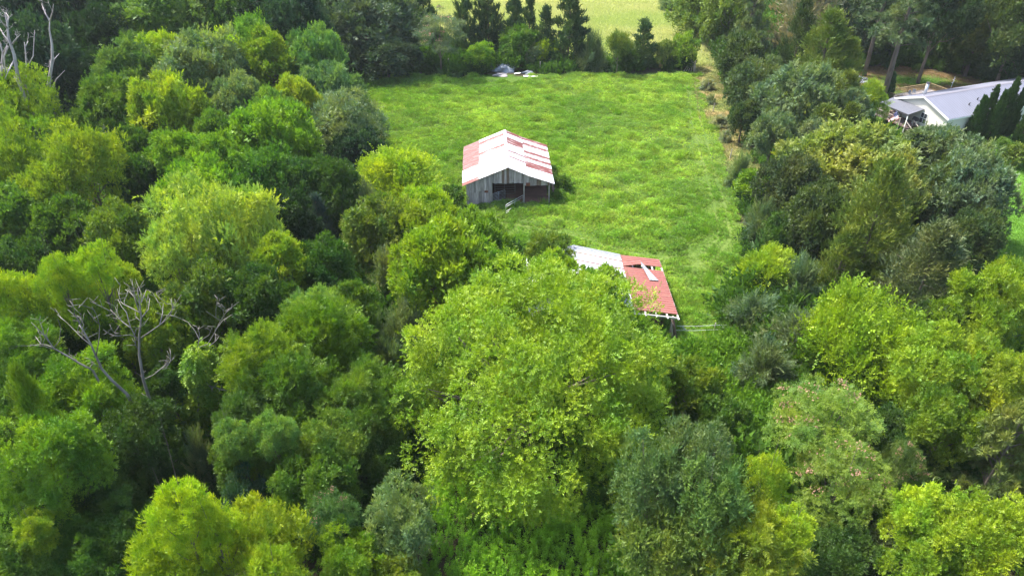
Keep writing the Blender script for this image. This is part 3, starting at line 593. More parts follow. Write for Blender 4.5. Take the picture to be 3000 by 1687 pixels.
('broadS', 1575, 145, 30, 4.5, 'deep', 'dark bush in front of the small cone-shaped cedar'),
('broadS', 1672, 140, 26, 4.5, (0.096, 0.140, 0.028), 'pale bush between the small cone and the last bush of the row'),
('broadS', 1722, 130, 30, 6, (0.120, 0.180, 0.014), 'last bright bush of the row, beside the bare earth of the lane'),
# --- right of the lane
('broadF', 1755, 35, 60, 10, 'olive', 'olive round tree at the far end of the lane'),
('broadF', 1840, 25, 70, 15, 'olive', 'olive-green tree at the top edge right of the lane end'),
('arching', 1682, 4, 26, 4, 'pale', 'pale silvery shrub at the top edge in the meadow'),
('pinelow', 1885, 80, 58, 15, (0.084, 0.120, 0.045), 'soft bluish pine behind the brown bare earth'),
('broadM', 1868, 165, 58, 10, 'dolive', 'dark olive bushy tree beside the bare earth'),
('pinelow', 1912, 150, 50, 10, (0.072, 0.105, 0.035), 'rounded lower pine in front of the soft bluish one'),
('broadM', 1905, 230, 68, 9, (0.061, 0.085, 0.028), 'grey-olive bushy tree overhanging the lane'),
('broadM', 1870, 300, 36, 6, 'dolive', 'low dark tree at the lane edge below the grey-olive one'),
('cedarwide', 2035, 40, 100, 17, 'tan', 'tan layered half-dead tree with pale limbs at the top right'),
('cedar', 2005, 120, 48, 14, 'dolive', 'dark narrow cedar left of the two olive cones'),
('cedar', 2068, 160, 74, 14, 'olive', 'yellow-olive cedar cone left of the shady yard'),
('cedar', 2125, 190, 50, 10, 'olive', 'shorter olive cedar at the right shoulder of the yellow-olive cone'),
('broadM', 2000, 265, 88, 11, (0.101, 0.140, 0.062), 'large grey-green crown in the middle of the right hedge'),
('broadM', 2040, 350, 40, 8, (0.097, 0.135, 0.065), 'smaller grey-green crown in front of the large one of the right hedge'),
('broadM', 1945, 350, 52, 9, 'grey', 'grey crown lower in the right hedge, beside the lane'),
('cedar', 2115, 270, 60, 9, 'olive', 'olive feathery cedar behind the lime sumac by the porch'),
('broadM', 2140, 290, 50, 8, (0.097, 0.135, 0.060), 'grey-green crown left of the lime sumac by the porch'),
('frond', 2182, 256, 38, 8, (0.132, 0.210, 0.014), 'lime-green sumac right beside the porch'),
('broadM', 2165, 335, 34, 5, 'mid', 'mid-green tree below the lime sumac, in front of the porch'),
('cedar', 2060, 365, 72, 9, (0.079, 0.110, 0.013), 'golden-olive feathery cedar in the centre of the right hedge'),
('cedar', 2125, 345, 50, 8, (0.076, 0.105, 0.014), 'olive cedar above the golden-leaved oak'),
('arching', 1862, 435, 34, 4, 'grey', 'pale grey shrub at the pasture edge where the lane ends'),
('broadS', 1892, 478, 42, 4, 'bright', 'bright vine-covered shrub at the right edge of the pasture'),
('arching', 1918, 560, 46, 5, 'grey', 'grey arching shrub below the bright vine-covered one'),
('broadM', 1965, 590, 50, 5.5, 'deep', 'dark green tree with vines behind the grey arching shrub'),
('broadM', 1990, 480, 68, 9, (0.054, 0.075, 0.024), 'dark olive oak at the left foot of the golden-leaved oak'),
('broadM', 2120, 438, 142, 11.5, 'gold', 'large golden-leaved oak on the right side'),
('broadM', 2232, 485, 70, 10, 'gold', 'golden-leaved crown at the right shoulder of the large golden oak'),
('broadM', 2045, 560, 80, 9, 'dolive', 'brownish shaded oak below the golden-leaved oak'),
('broadM', 2352, 408, 96, 8.0, (0.083, 0.115, 0.048), 'grey-green tree standing in front of the cream gable'),
('broadM', 2262, 385, 30, 3.5, (0.060, 0.100, 0.017), 'small green tree at the foot of the porch steps'),
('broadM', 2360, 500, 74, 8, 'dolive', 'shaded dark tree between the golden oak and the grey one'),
('broadM', 2448, 500, 92, 10, (0.090, 0.125, 0.055), 'large grey-green oak by the bright lawn on the right'),
('broadM', 2448, 610, 62, 8, 'dolive', 'dark lower crown under the large grey-green oak'),
('cedarwide', 2190, 590, 128, 13.5, (0.085, 0.118, 0.015), 'big pointed olive cedar in the middle of the right side'),
('cedarwide', 2318, 720, 128, 11, (0.065, 0.090, 0.030), 'wide grey-olive cedar with silvery vine flecks'),
('cedar', 2110, 680, 60, 8, 'olive', 'low olive cedar at the left foot of the big pointed one'),
('broadM', 2345, 640, 55, 8.5, (0.101, 0.140, 0.050), 'pale-topped green crown breaking through the grey-olive cedar'),
('spike', 1930, 698, 66, 4.5, 'yellow', 'brilliant yellow-lime shrub at the right edge of the pasture'),
('arching', 2010, 720, 66, 5, 'grey', 'grey feathery shrub right of the brilliant yellow one'),
('arching', 1900, 800, 76, 4.5, 'grey', 'brownish grey feathery shrub by the fence wires'),
('arching', 2000, 860, 90, 5, 'grey', 'wide grey feathery shrub left of the lime round bush'),
('arching', 1925, 920, 75, 4.5, (0.083, 0.115, 0.045), 'greener feathery shrub below the brownish grey one'),
('spike', 2140, 880, 124, 8, 'lime', 'round brilliant lime bush on the right side'),
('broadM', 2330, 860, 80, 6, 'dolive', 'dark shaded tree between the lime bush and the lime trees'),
('broadN', 2478, 800, 112, 10, (0.138, 0.205, 0.008), 'bright lime-green tree at the right edge below the lawn'),
('broadN', 2345, 950, 108, 10, (0.155, 0.215, 0.010), 'bright lime-green tree right of the round lime bush'),
('broadN', 2490, 980, 105, 10, (0.155, 0.215, 0.011), 'yellow-lime tree at the right edge, middle of the lime trees'),
('broadN', 2370, 1075, 92, 8, (0.102, 0.170, 0.008), 'green lower crown hanging over the dark gap'),
('pinelow', 2520, 1150, 112, 10, (0.090, 0.125, 0.025), 'olive spreading pine at the right edge'),
('broadN', 2325, 1320, 92, 8, 'lime', 'yellow-lime crown left of the bottom right corner'),
('broadN', 2455, 1390, 120, 8.5, (0.148, 0.205, 0.008), 'wide yellow-lime crown in the bottom right corner'),
('broadN', 2310, 1430, 80, 6, 'bright', 'green crown at the bottom edge left of the corner crown'),
('broadN', 2230, 1400, 78, 4.5, (0.060, 0.085, 0.030), 'dark twiggy tree at the bottom edge right of the lime-tipped group'),
('broadN', 2110, 1420, 85, 4.5, 'deep', 'deep green low tree at the bottom edge in the right gap'),
('mimosa', 2070, 1075, 130, 8.5, (0.102, 0.160, 0.015), 'large pink-flowered mimosa on the right side'),
('mimosa', 2110, 1215, 115, 7.5, (0.102, 0.160, 0.015), 'feathery mimosa below the large pink-flowered one'),
('mimosa', 2262, 1190, 58, 7, (0.072, 0.110, 0.021), 'small mimosa with many pink flowers beside the dark gap'),
('broadN', 2240, 1110, 68, 5.5, 'deep', 'dark tree between the large mimosa and the lime trees'),
('willow', 1640, 1230, 92, 11, (0.100, 0.155, 0.045), 'grey-green soft tree right of the big maple, front left one'),
('willow', 1745, 1175, 92, 12, (0.088, 0.142, 0.045), 'grey-green soft tall tree right of the big maple, rear one'),
('willow', 1790, 1290, 92, 11, (0.095, 0.155, 0.036), 'green soft tree with pale twigs in front of the grey-green pair'),
('willow', 1690, 1400, 120, 9, (0.102, 0.150, 0.025), 'wide soft green crown cut by the bottom edge, right of weed patch'),
('willow', 1930, 1215, 50, 10, 'lime', 'small lime-tipped crown between soft green tree and mimosas'),
('frond', 1885, 1395, 105, 9, (0.148, 0.205, 0.015), 'frondy yellow-green tree at the bottom edge'),
('broadN', 1985, 1345, 58, 9, 'yellow', 'golden-lime crown at the right shoulder of the frondy tree'),
('broadM', 1730, 985, 68, 6, (0.114, 0.165, 0.013), 'yellow-green bush at the right rim of the big maple'),
('broadM', 1800, 1060, 66, 4.5, (0.072, 0.135, 0.013), 'green brambly tree below the thicket right of the maple'),
# --- shady yard and far right
('broadF', 2185, 60, 78, 14, 'holly', 'dark blue-grey holly beside the tan half-dead tree'),
('pine', 2290, 20, 78, 21, (0.066, 0.105, 0.038), 'tall pine with leaning bare trunk in the shady yard'),
('pine', 2235, -30, 60, 21, (0.054, 0.090, 0.035), 'tall pine behind the leaning one, trunk bare and pale'),
('broadF', 2370, 20, 70, 19, 'dark', 'dark tree behind the leaning pine'),
('broadF', 2300, 82, 60, 9, (0.022, 0.040, 0.016), 'nearly black bushy tree behind the pine trunk'),
('broadF', 2400, 80, 62, 12, (0.024, 0.045, 0.016), 'nearly black tree at the back of the yard'),
('broadM', 2440, 130, 62, 8, (0.036, 0.075, 0.011), 'deep green spreading dogwood at the yard edge'),
('broadF', 2480, 40, 80, 18, (0.048, 0.070, 0.014), 'dark tree with lighter tips above the dogwood'),
('broadF', 2570, 45, 75, 19, (0.046, 0.072, 0.013), 'dark tall tree in the top right corner'),
('broadF', 2560, 140, 62, 12, 'dark', 'dark tree in the top right between corner tree and house roof'),
('broadS', 2307, 172, 9, 1.4, 'deep', 'small round bush alone on the pine-straw lawn'),
('broadS', 2240, 166, 15, 1.6, 'deep', 'low bush at the foot of the leaning pine'),
('arborvitae', 2237, 226, 13, 4.8, 'cypress', 'small dark arborvitae at the corner of the rear deck'),
('arborvitae', 2458, 302, 17, 6.0, (0.026, 0.062, 0.008), 'arborvitae, leftmost and shortest of the cluster before the roof'),
('arborvitae', 2484, 288, 15, 7.2, (0.026, 0.062, 0.008), 'arborvitae second from the left in the cluster before the roof'),
('arborvitae', 2504, 300, 15, 7.0, (0.026, 0.062, 0.008), 'arborvitae in the middle of the cluster before the roof, slightly forward'),
('arborvitae', 2530, 280, 17, 8.2, (0.026, 0.062, 0.008), 'arborvitae, tallest of the cluster before the roof'),
('arborvitae', 2553, 290, 13, 7.4, (0.026, 0.062, 0.008), 'arborvitae, slender rightmost of the cluster before the roof'),
('arborvitae', 2586, 310, 18, 7.0, (0.026, 0.062, 0.008), 'arborvitae cut by the right edge of the picture'),
('broadS', 2556, 395, 34, 3.0, (0.086, 0.120, 0.013), 'yellowish shrub on the lawn at the right edge'),
('broadS', 2520, 372, 20, 2.2, 'mid', 'small green shrub below the arborvitae cluster'),
]
for row in TREES: tree(*row)

def hero():
    p = HERO(np.random.default_rng(77)); q = atd(1344, 968, p['zc'])
    o = thing('maple_tree', 'huge round yellow-green maple in the foreground in front of the red-roofed barn', 'tree', (q.x, q.y, 0))
    c = link('crown', p['crown'], o); c.color = (*COL['hero'], 1); link('trunk', p['trunk'], o); return o
hero()

# ------------------------------------------------------------------ sheets of roofing
def sheet(name, m, parent, P0, P1, Q0, Q1, ribs=4, rh=0.03, lift=0.0, rib_attr=False, nseg=2, sag=0.0):
    """corrugated sheet: P0->P1 along the upper edge, Q0->Q1 along the lower edge"""
    P0, P1, Q0, Q1 = map(Vector, (P0, P1, Q0, Q1)); n = (P1-P0).cross(Q0-P0).normalized()
    if n.z < 0: n = -n
    prof = [(0, 0)]
    for i in range(ribs):
        c = (i+0.5)/ribs; prof += [(c-0.14/ribs*1.6, 0), (c-0.06/ribs*1.6, 1), (c+0.06/ribs*1.6, 1), (c+0.14/ribs*1.6, 0)]
    prof.append((1, 0)); k = len(prof); vs = []; ra = []
    for s in range(nseg+1):
        t = s/nseg
        for u, hgt in prof: vs.append(P0.lerp(P1, u).lerp(Q0.lerp(Q1, u), t)+n*(hgt*rh+lift)-Vector((0, 0, sag*4*t*(1-t)))); ra.append(float(hgt))
    org = (P0+Q1)/2; b = MB(); b.add([v-org for v in vs], [(s*k+i, s*k+i+1, (s+1)*k+i+1, (s+1)*k+i) for s in range(nseg) for i in range(k-1)])
    me = b.mesh(name, m)
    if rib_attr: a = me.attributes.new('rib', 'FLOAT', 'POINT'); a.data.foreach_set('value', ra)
    return link(name, me, parent, org)
rb = random.Random(3)
def board(parent, x0, x1, y, z0, z1, z2=None, m=None, name='board', th=0.025, tilt=0.0):
    """upright board in the local x-z plane; top cut from z1 to z2"""
    z2 = z1 if z2 is None else z2; y += rb.uniform(-0.012, 0.012); g = 0.012; o_ = (x0, y, z0); b = MB(); W = x1-x0-g; t_ = rb.uniform(-1, 1)*tilt
    vs = [(0, 0, 0), (W, 0, rb.uniform(-0.03, 0.03)), (W+t_, 0, z2-z0), (t_, 0, z1-z0)]; vs += [(a, th, c) for a, _, c in vs]
    b.add(vs, [(0,1,2,3), (7,6,5,4), (0,4,5,1), (1,5,6,2), (2,6,7,3), (3,7,4,0)]); return b.build(name, m or BOARD, parent, o_)

# ------------------------------------------------------------------ the grey barn
def gate(name, label, loc, rz, L=3.0, Hh=1.2, bars=5, m=None):
    g = thing(name, label, 'gate', loc, rz); f = MB()
    f.tube([(0, 0, 0.12), (0, 0, Hh), (L-0.1, 0, Hh), (L, 0, Hh-0.1), (L, 0, 0.12)], 0.03, 6); f.tube([(0, 0, 0.14), (L, 0, 0.14)], 0.025, 6); f.build('frame', m or GALV, g, smooth=True)
    hs = [Hh*0.78, Hh*0.3] if bars == 0 else [0.14+(Hh-0.14)*i/bars for i in range(1, bars)]
    for zz in hs: MB().tube([(0, 0, 0), (L, 0, 0)], 0.02, 5).build('rail', m or GALV, g, (0, 0, zz), smooth=True)
    MB().tube([(0, 0, 0), (0, 0, Hh-0.1)], 0.022, 5).build('upright', m or GALV, g, (L*0.48, 0, 0.12), smooth=True); return g
B1 = thing('barn', 'open-fronted grey plank barn with white and rusty red striped metal roof in the pasture', 'barn', (-0.42, 77.55, 0), math.radians(2.3))
XL, XR, RX, RZ, EL_, ER_, DEP = -5.05, 5.0, -0.08, 4.98, 2.72, 2.80, 11.3
def roofz(x): # underside of the roof line
    if x < RX: return EL_+(RZ-EL_)*(x+5.55)/(RX+5.55)
    if x < 2.1: return RZ+(4.0-RZ)*(x-RX)/(2.1-RX)
    return 4.0+(ER_-4.0)*(x-2.1)/(5.5-2.1)
x = XL
while x < XR-0.05:
    wd = min(rb.choice([0.22, 0.27, 0.30, 0.34]), XR-x); x1 = x+wd; t0, t1 = roofz(x)-0.09, roofz(x1)-0.09
    if x < -2.0 and x1 > -2.0: x1 = -2.0; t1 = roofz(x1)-0.09
    if x1 <= -2.0:
        if -4.75 < x < -4.45:
            board(B1, x, x1, 0, 1.95, t0, t1); board(B1, x, x1, 0.02, 1.35, 1.93, m=RUSTPATCH, name='rusty_patch'); board(B1, x, x1, 0, 0.0, 1.33)
        else:
            split = rb.random() < 0.5; zc = 1.7+rb.uniform(-0.1, 0.15)
            if split: board(B1, x, x1, 0, 0.0, zc); board(B1, x, x1, -0.015, zc+0.01, t0, t1)
            else: board(B1, x, x1, 0, rb.uniform(0, 0.1), t0, t1)
    else:
        zb = 2.80+rb.uniform(-0.05, 0.05) if x < 1.75 else 2.42+rb.uniform(-0.03, 0.03)
        if t0-zb > 0.05: board(B1, x, x1, 0, zb, t0, t1, m=BOARD_BROWN if rb.random() < 0.09 else BOARD)
    x = x1
board(B1, -2.9, -2.45, -0.04, 1.62, 1.9, m=RUSTPATCH, name='rusty_patch'); board(B1, 2.1, 2.6, -0.05, 2.45, 2.85, m=RUSTPATCH, name='rusty_patch')
def posts(parent, pts, m, w_=0.16):
    for (px, py, h_) in pts: MB().box(-w_/2, w_/2, -w_/2, w_/2, 0, h_).build('post', m, parent, (px, py, 0))
posts(B1, [(1.88, 0.12, 3.9), (4.92, 0.10, 2.75), (-2.02, 0.14, 4.0), (-2.0, 5.6, 4.0), (1.9, 5.6, 3.9), (-2.0, 11.0, 4.0), (1.9, 11.0, 3.9), (4.9, 5.6, 2.75), (4.9, 11.0, 2.7), (-4.95, 5.6, 2.7), (-4.95, 11.0, 2.7)], TIMBER)
MB().box(-2.0, 1.9, 0.06, 0.12, 2.83, 3.0).build('beam', TIMBER, B1); MB().box(1.9, 5.0, 0.06, 0.12, 2.44, 2.60).build('beam', TIMBER, B1)
for i in range(36):                                               # back and left walls
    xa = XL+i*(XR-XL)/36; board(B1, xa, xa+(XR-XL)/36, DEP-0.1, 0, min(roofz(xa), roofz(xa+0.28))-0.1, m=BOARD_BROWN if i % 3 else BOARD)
lw = MB()
for i in range(38): ya = 0.05+i*(DEP-0.2)/38; lw.box(XL-0.03, XL, ya, ya+0.275, 0.02, EL_+0.1+rb.uniform(-0.02, 0.01))
tag(lw.build('side_wall', BOARD, B1), kind='stuff')
rw = MB()
for i in range(14): ya = 5.0+i*0.43; rw.box(XR-0.03, XR, ya, ya+0.41, 0.02, ER_)
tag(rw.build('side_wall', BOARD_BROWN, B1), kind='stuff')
MB().box(XL+0.02, XR-0.02, -0.1, DEP-0.15, 0.0, 0.09).build('dirt_floor', DIRT, B1)
NS = 14; Y0, Y1 = -0.42, DEP+0.12
def edge(i, xx): return Y0+(Y1-Y0)*i/NS
RED = {'ll': {0:1,5:2,6:2,7:2,8:2,9:2,10:2,11:2,12:2,13:2}, 'lu': {8:1,12:1}, 'ru': {4:3,6:3,9:1,10:1,11:3,13:1}, 'rl': {3:1,4:1,6:1,8:1,11:1,13:1}}
SEG = {'ll': (-5.55, -3.4), 'lu': (-3.45, RX-0.02), 'ru': (RX+0.02, 2.15), 'rl': (2.1, 5.5)}
for key, (xa, xb) in SEG.items():
    up, lo = (xb, xa) if key[0] == 'l' else (xa, xb)
    for i in range(NS):
        ya, yb = edge(i, 0), edge(i+1, 0)+0.03; r = RED[key].get(i, 0); j = rb.uniform(-0.03, 0.03)
        lf = 0.045 if key in ('lu', 'ru') else 0.02
        mm = {0: SH_WHITE, 1: SH_RED, 2: SH_FADED, 3: SH_RED}[r]
        if r == 3: ya2, yb2 = ya, ya+(yb-ya)*0.42; sheet('roof_sheet', SH_RED, B1, (up, ya2, roofz(up)), (up, yb2, roofz(up)), (lo+j, ya2, roofz(lo)), (lo+j, yb2, roofz(lo)), 2, 0.018, lf); ya = yb2; mm = SH_WHITE
        sheet('roof_sheet', mm, B1, (up, ya, roofz(up)), (up, yb, roofz(up)), (lo+j, ya, roofz(lo)), (lo+j, yb, roofz(lo)), 4, 0.018, lf+rb.uniform(0, 0.006))
rc = MB(); k = 8
for i in range(k):
    a = Y0+(Y1-Y0)*i/k; b_ = Y0+(Y1-Y0)*(i+1)/k-0.02; z = RZ+0.085+rb.uniform(-0.006, 0.012)
    rc.add([(RX-0.17, a, z-0.07), (RX, a, z), (RX+0.17, a, z-0.07), (RX-0.17, b_, z-0.07), (RX, b_, z), (RX+0.17, b_, z-0.07)], [(0,1,4,3), (1,2,5,4)])
rc.build('ridge_cap', SH_WHITE, B1)
for i in range(5):
    yy = 0.4+i*2.6
    for xa, xb in ((-5.4, RX), (RX, 2.1), (2.1, 5.4)): MB().bar((xa, yy, roofz(xa)-0.09), (xb, yy, roofz(xb)-0.09), 0.06, 0.13).build('rafter', BOARD_BROWN, B1)
for (xa) in (-5.3, -2.7, 2.1, 5.2): MB().bar((xa, -0.3, roofz(xa)-0.03), (xa, DEP, roofz(xa)-0.03), 0.09, 0.04).build('purlin', BOARD_BROWN, B1)
def b1(x, y, z=0): v = B1.matrix_basis @ Vector((x, y, z)) if False else Vector((-0.42+x*math.cos(0.0401)-y*math.sin(0.0401), 77.55+x*math.sin(0.0401)+y*math.cos(0.0401), z)); return v
gate('pipe_gate', 'galvanised pipe gate swung out in front of the grey barn', b1(1.75, -0.12), math.radians(-129), 3.3, 1.25, 0)
gate('stall_gate', 'small pipe gate slanting inside the left bay of the grey barn', b1(-1.9, 0.35), math.radians(38), 1.9, 1.25, 6)
gate('rail_panel', 'pale rail panel standing behind the small gate inside the grey barn', b1(-1.6, 2.6), math.radians(3), 2.5, 1.45, 4, TIMBER)
sb = thing('board_stack', 'dark brown boards leaning against the right side of the grey barn', 'boards', b1(5.25, 0.9))
for i in range(7):
    MB().bar((rb.uniform(0.35, 0.9), i*0.3, 0.03), (rb.uniform(-0.1, 0.05), i*0.3+rb.uniform(-0.5, 0.5), rb.uniform(1.6, 2.3)), 0.22, 0.03).build('plank', BOARD_BROWN, sb)

# ------------------------------------------------------------------ the red-roofed barn
B2 = thing('barn', 'low pole barn with half white, half rusty red roof behind the big maple', 'barn', (6.1, 51.2, 0), math.radians(0.4))
X2 = {'wl': (0.02, -4.6, 4.15, 2.6), 'wr': (0.0, 4.75, 4.15, 3.05), 'rr': (4.68, 8.75, 3.02, 2.45)}
N2 = 13; D2 = 9.5
for key, (xa, xb, za, zb) in X2.items():
    for i in range(N2):
        ya, yb = 0.15+i*(D2-0.15)/N2, 0.15+(i+1)*(D2-0.15)/N2+0.02; mm = SH_WHITE; p0 = None
        if key == 'rr':
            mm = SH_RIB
            if i == 10: continue
        elif key == 'wr' and i in (11, 9): # thin red strip
            c_ = ya+(yb-ya)*0.3; sheet('roof_sheet', SH_RED, B2, (xa, ya, za), (xa, c_, za), (xb, ya, zb), (xb, c_, zb), 1, 0.02, 0.02); ya = c_
        elif key == 'wr' and i == 12: mm = SH_GREY
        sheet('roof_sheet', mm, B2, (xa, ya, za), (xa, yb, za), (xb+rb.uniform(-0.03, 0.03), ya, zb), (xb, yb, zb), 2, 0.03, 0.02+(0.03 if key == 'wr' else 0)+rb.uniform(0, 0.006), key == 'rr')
ym = 0.15+10*(D2-0.15)/N2; yn = 0.15+11*(D2-0.15)/N2; zf = lambda xx: 3.02+(2.45-3.02)*(xx-4.68)/(8.75-4.68)
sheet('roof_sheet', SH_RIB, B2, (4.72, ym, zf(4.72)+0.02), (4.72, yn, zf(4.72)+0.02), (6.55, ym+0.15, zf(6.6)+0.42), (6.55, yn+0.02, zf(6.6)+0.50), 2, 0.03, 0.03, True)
fl = sheet('folded_sheet', SH_GREY, B2, (6.45, yn-0.02, zf(6.6)+0.52), (6.62, ym+0.55, zf(6.6)+0.45), (7.05, ym-2.1, zf(7.1)+0.12), (7.95, ym-2.0, zf(7.9)+0.10), 3, 0.02)
fl['label'] = 'loose roofing sheet folded over, showing its grey underside'
for xx in np.arange(4.8, 8.76, 0.98): MB().bar((xx, -0.55, zf(xx)-0.06), (xx, D2, zf(xx)-0.06), 0.13, 0.06).build('purlin', WHITE_T, B2)
for xx in (-4.3, -2.2, 0, 2.3): MB().bar((xx, -0.5, 4.15-abs(xx)*0.30-0.08), (xx, D2, 4.15-abs(xx)*0.30-0.08), 0.12, 0.06).build('purlin', WHITE_T, B2)
for yy in (-0.2, 3.2, 6.4, 9.3):
    MB().bar((4.6, yy, zf(4.6)-0.16), (8.8, yy, zf(8.8)-0.16), 0.08, 0.14).build('rafter', WHITE_T if yy < 0 else BOARD_BROWN, B2)
    MB().bar((0, yy, 3.98), (4.6, yy, zf(4.6)-0.16), 0.08, 0.14).build('rafter', BOARD_BROWN, B2); MB().bar((0, yy, 3.98), (-4.6, yy, 2.42), 0.08, 0.14).build('rafter', BOARD_BROWN, B2)
posts(B2, [(8.3, 0.0, 2.35), (8.3, 4.6, 2.35), (8.3, 9.2, 2.35), (4.6, 0.0, 2.9), (4.6, 4.6, 2.9), (4.6, 9.2, 2.9), (0, 0, 3.9), (0, 9.2, 3.9), (-4.4, 0, 2.4), (-4.4, 9.2, 2.4)], TIMBER, 0.17)
for i in range(30): board(B2, -4.4+i*0.42, -4.4+(i+1)*0.42, 9.3, 0, 2.3, m=BOARD_BROWN)
for i in range(12): MB().box(0, 0.03, 0, 0.40, 0.03, 1.3).build('board', BOARD_BROWN, B2, (4.5, 0.3+i*0.42, 0))
MB().box(-4.4, 8.3, 0.2, 9.2, 0.0, 0.07).build('dirt_floor', DIRT, B2)
pb = thing('old_post', 'gnarled brown post bundle leaning under the corner of the red roof', 'post', (14.55, 51.15, 0))
for i in range(5): MB().tube([(rb.uniform(-0.1, 0.45), rb.uniform(-0.5, 0.0), 0), (rb.uniform(-0.15, 0.15), rb.uniform(-0.1, 0.1), 1.2), (rb.uniform(-0.35, -0.1), 0.1, 2.3)], [0.09, 0.075, 0.05], 6).build('stake', TIMBER if i % 2 else BOARD_BROWN, pb, smooth=True)
def lump(name, label, cat, loc, size, m, seed, n=18):
    r_ = np.random.default_rng(seed); b = MB(); vs = []; fs = []; k = n
    for i in range(7):
        th = i/6*PI*0.52
        for j in range(k):
            a = 2*PI*j/k; q = 1+0.28*math.sin(3*a+seed+i)+r_.uniform(-0.16, 0.16); vs.append((size[0]*math.sin(th)*q*math.cos(a), size[1]*math.sin(th)*q*math.sin(a), size[2]*math.cos(th)*(0.8+0.35*r_.random())-0.02))
    for i in range(6):
        for j in range(k): fs.append((i*k+j, i*k+(j+1) % k, (i+1)*k+(j+1) % k, (i+1)*k+j))
    b.add(vs, fs); return tag(b.build(name, m, None, loc), label, cat)
lump('feed_sack', 'pale grey sagging sack at the foot of the leaning post bundle', 'sack', tuple(at(1992, 968))[:2]+(0,), (0.45, 0.32, 0.42), TARP, 4)
fw = thing('wire_fence', 'two-wire fence running right from the corner of the red-roofed barn', 'fence', (15.0, 51.6, 0))
for hz in (0.55, 1.05): MB().tube([(0, 0, hz), (1.6, 0.0, hz-0.05), (3.4, 0.1, hz-0.02), (5.6, 0.2, hz)], 0.016, 4).build('wire', GALV, fw)
for px in (3.5, 5.6): MB().tube([(0, 0, 0), (0.03, 0, 1.25)], 0.05, 6).build('post', TIMBER, fw, (px, 0.15, 0))

# ------------------------------------------------------------------ the house
HA = math.radians(21.5); HO = Vector((60.8, 102.1, 0))
HS = thing('house', 'long single-storey house with pale grey metal roof, cream gable and covered porch', 'house', HO, HA)
RH, EH, HW, HL = 5.0, 3.25, 4.95, 34.0                             # local x along the house, y across (away from camera +)
b = MB(); t = 0.14
def hz_(y): return RH-(RH-EH)*abs(y)/HW
b = MB(); b.add([(0, -HW+0.35, 0.7), (0, HW-0.35, 0.7), (0, HW-0.35, hz_(HW-0.35)-0.05), (0, 0, RH-0.05), (0, -HW+0.35, hz_(HW-0.35)-0.05)], [(0, 4, 3, 2, 1)])
b.add([(0, -HW+0.35, 0.7), (HL, -HW+0.35, 0.7), (HL, -HW+0.35, EH+0.02), (0, -HW+0.35, EH+0.02)], [(0, 1, 2, 3)])
b.add([(0, HW-0.35, 0.7), (HL, HW-0.35, 0.7), (HL, HW-0.35, EH+0.02), (0, HW-0.35, EH+0.02)], [(3, 2, 1, 0)])
b.add([(HL, -HW+0.35, 0.7), (HL, HW-0.35, 0.7), (HL, HW-0.35, EH), (HL, 0, RH-0.05), (HL, -HW+0.35, EH)], [(0, 1, 2, 3, 4)])
b.build('wall', SIDING, HS)
MB().box(0.04, HL, -HW+0.4, HW-0.4, 0, 0.72).build('foundation', BOARD_BROWN, HS)
for i in range(19):                                                # lap siding courses on the gable
    z = 0.75+i*0.22; ym_ = min(HW-0.36, HW*(RH-z-0.24)/(RH-EH)-0.02) if z+0.22 > EH else HW-0.36
    if ym_ > 0.2: MB().add([(-0.022, -ym_, z), (-0.022, ym_, z), (-0.004, ym_, z+0.212), (-0.004, -ym_, z+0.212), (0, -ym_, z), (0, ym_, z)], [(3, 2, 1, 0), (0, 1, 5, 4)]).build('siding_course', SIDING, HS)
npan = 26
for sgn in (-1, 1):                                                # standing-seam panels, each an object
    for i in range(npan):
        xa = -0.35+i*(HL+0.7)/npan; xb = -0.35+(i+1)*(HL+0.7)/npan+0.015
        ed = HW; o = sheet('roof_panel', HROOF, HS, (xa, sgn*0.02, RH), (xb, sgn*0.02, RH), (xa, sgn*ed, EH), (xb, sgn*ed, EH), 3, 0.015, 0.03, nseg=1)
MB().add([(-0.38, -0.28, RH-0.02), (-0.38, 0, RH+0.075), (-0.38, 0.28, RH-0.02), (HL+0.4, -0.28, RH-0.02), (HL+0.4, 0, RH+0.075), (HL+0.4, 0.28, RH-0.02)], [(0, 1, 4, 3), (1, 2, 5, 4)]).build('ridge_cap', principled('ridge_cap_metal', (0.16, 0.155, 0.18), 0.6), HS)
for s in (-1, 1): MB().bar((-0.36, 0.0, RH-0.08), (-0.36, s*HW, EH-0.08), 0.05, 0.22).build('barge_board', TRIM, HS)
MB().box(-0.36, HL, -HW-0.03, -HW+0.01, EH-0.16, EH-0.01).build('gutter', TRIM, HS); MB().box(-0.36, HL, HW-0.01, HW+0.03, EH-0.16, EH-0.01).build('gutter', TRIM, HS)
for (px, py) in ((5.5, -3.0), (7.9, -2.3)):
    z = hz_(py); MB().tube([(0, 0, -0.1), (0, 0, 0.32)], 0.09, 8).tube([(0, 0, 0.30), (0.16, 0, 0.36)], 0.07, 6).build('roof_vent', DARKM, HS, (px, py, z))
cz = hz_(2.4); ch = MB().tube([(0, 0, -0.3), (0, 0, 1.75)], 0.22, 12).build('chimney_pipe', GALV, HS, (2.6, 2.4, cz), smooth=True); MB().tube([(0, 0, 1.78), (0, 0, 1.92)], [0.30, 0.26], 12).build('rain_cap', DARKM, ch)
an = MB().tube([(0, 0, 0), (0.1, 0, 2.0)], 0.035, 5); an.tube([(-0.25, 0, 1.1), (0.35, 0, 1.35)], 0.02, 4).tube([(-0.18, 0, 1.5), (0.3, 0, 1.7)], 0.02, 4); an.build('antenna', GALV, HS, (10.9, 4.7, EH))
wn = MB().box(-0.07, -0.03, -1.35, -0.15, 1.15, 2.75).build('window', TRIM, HS)
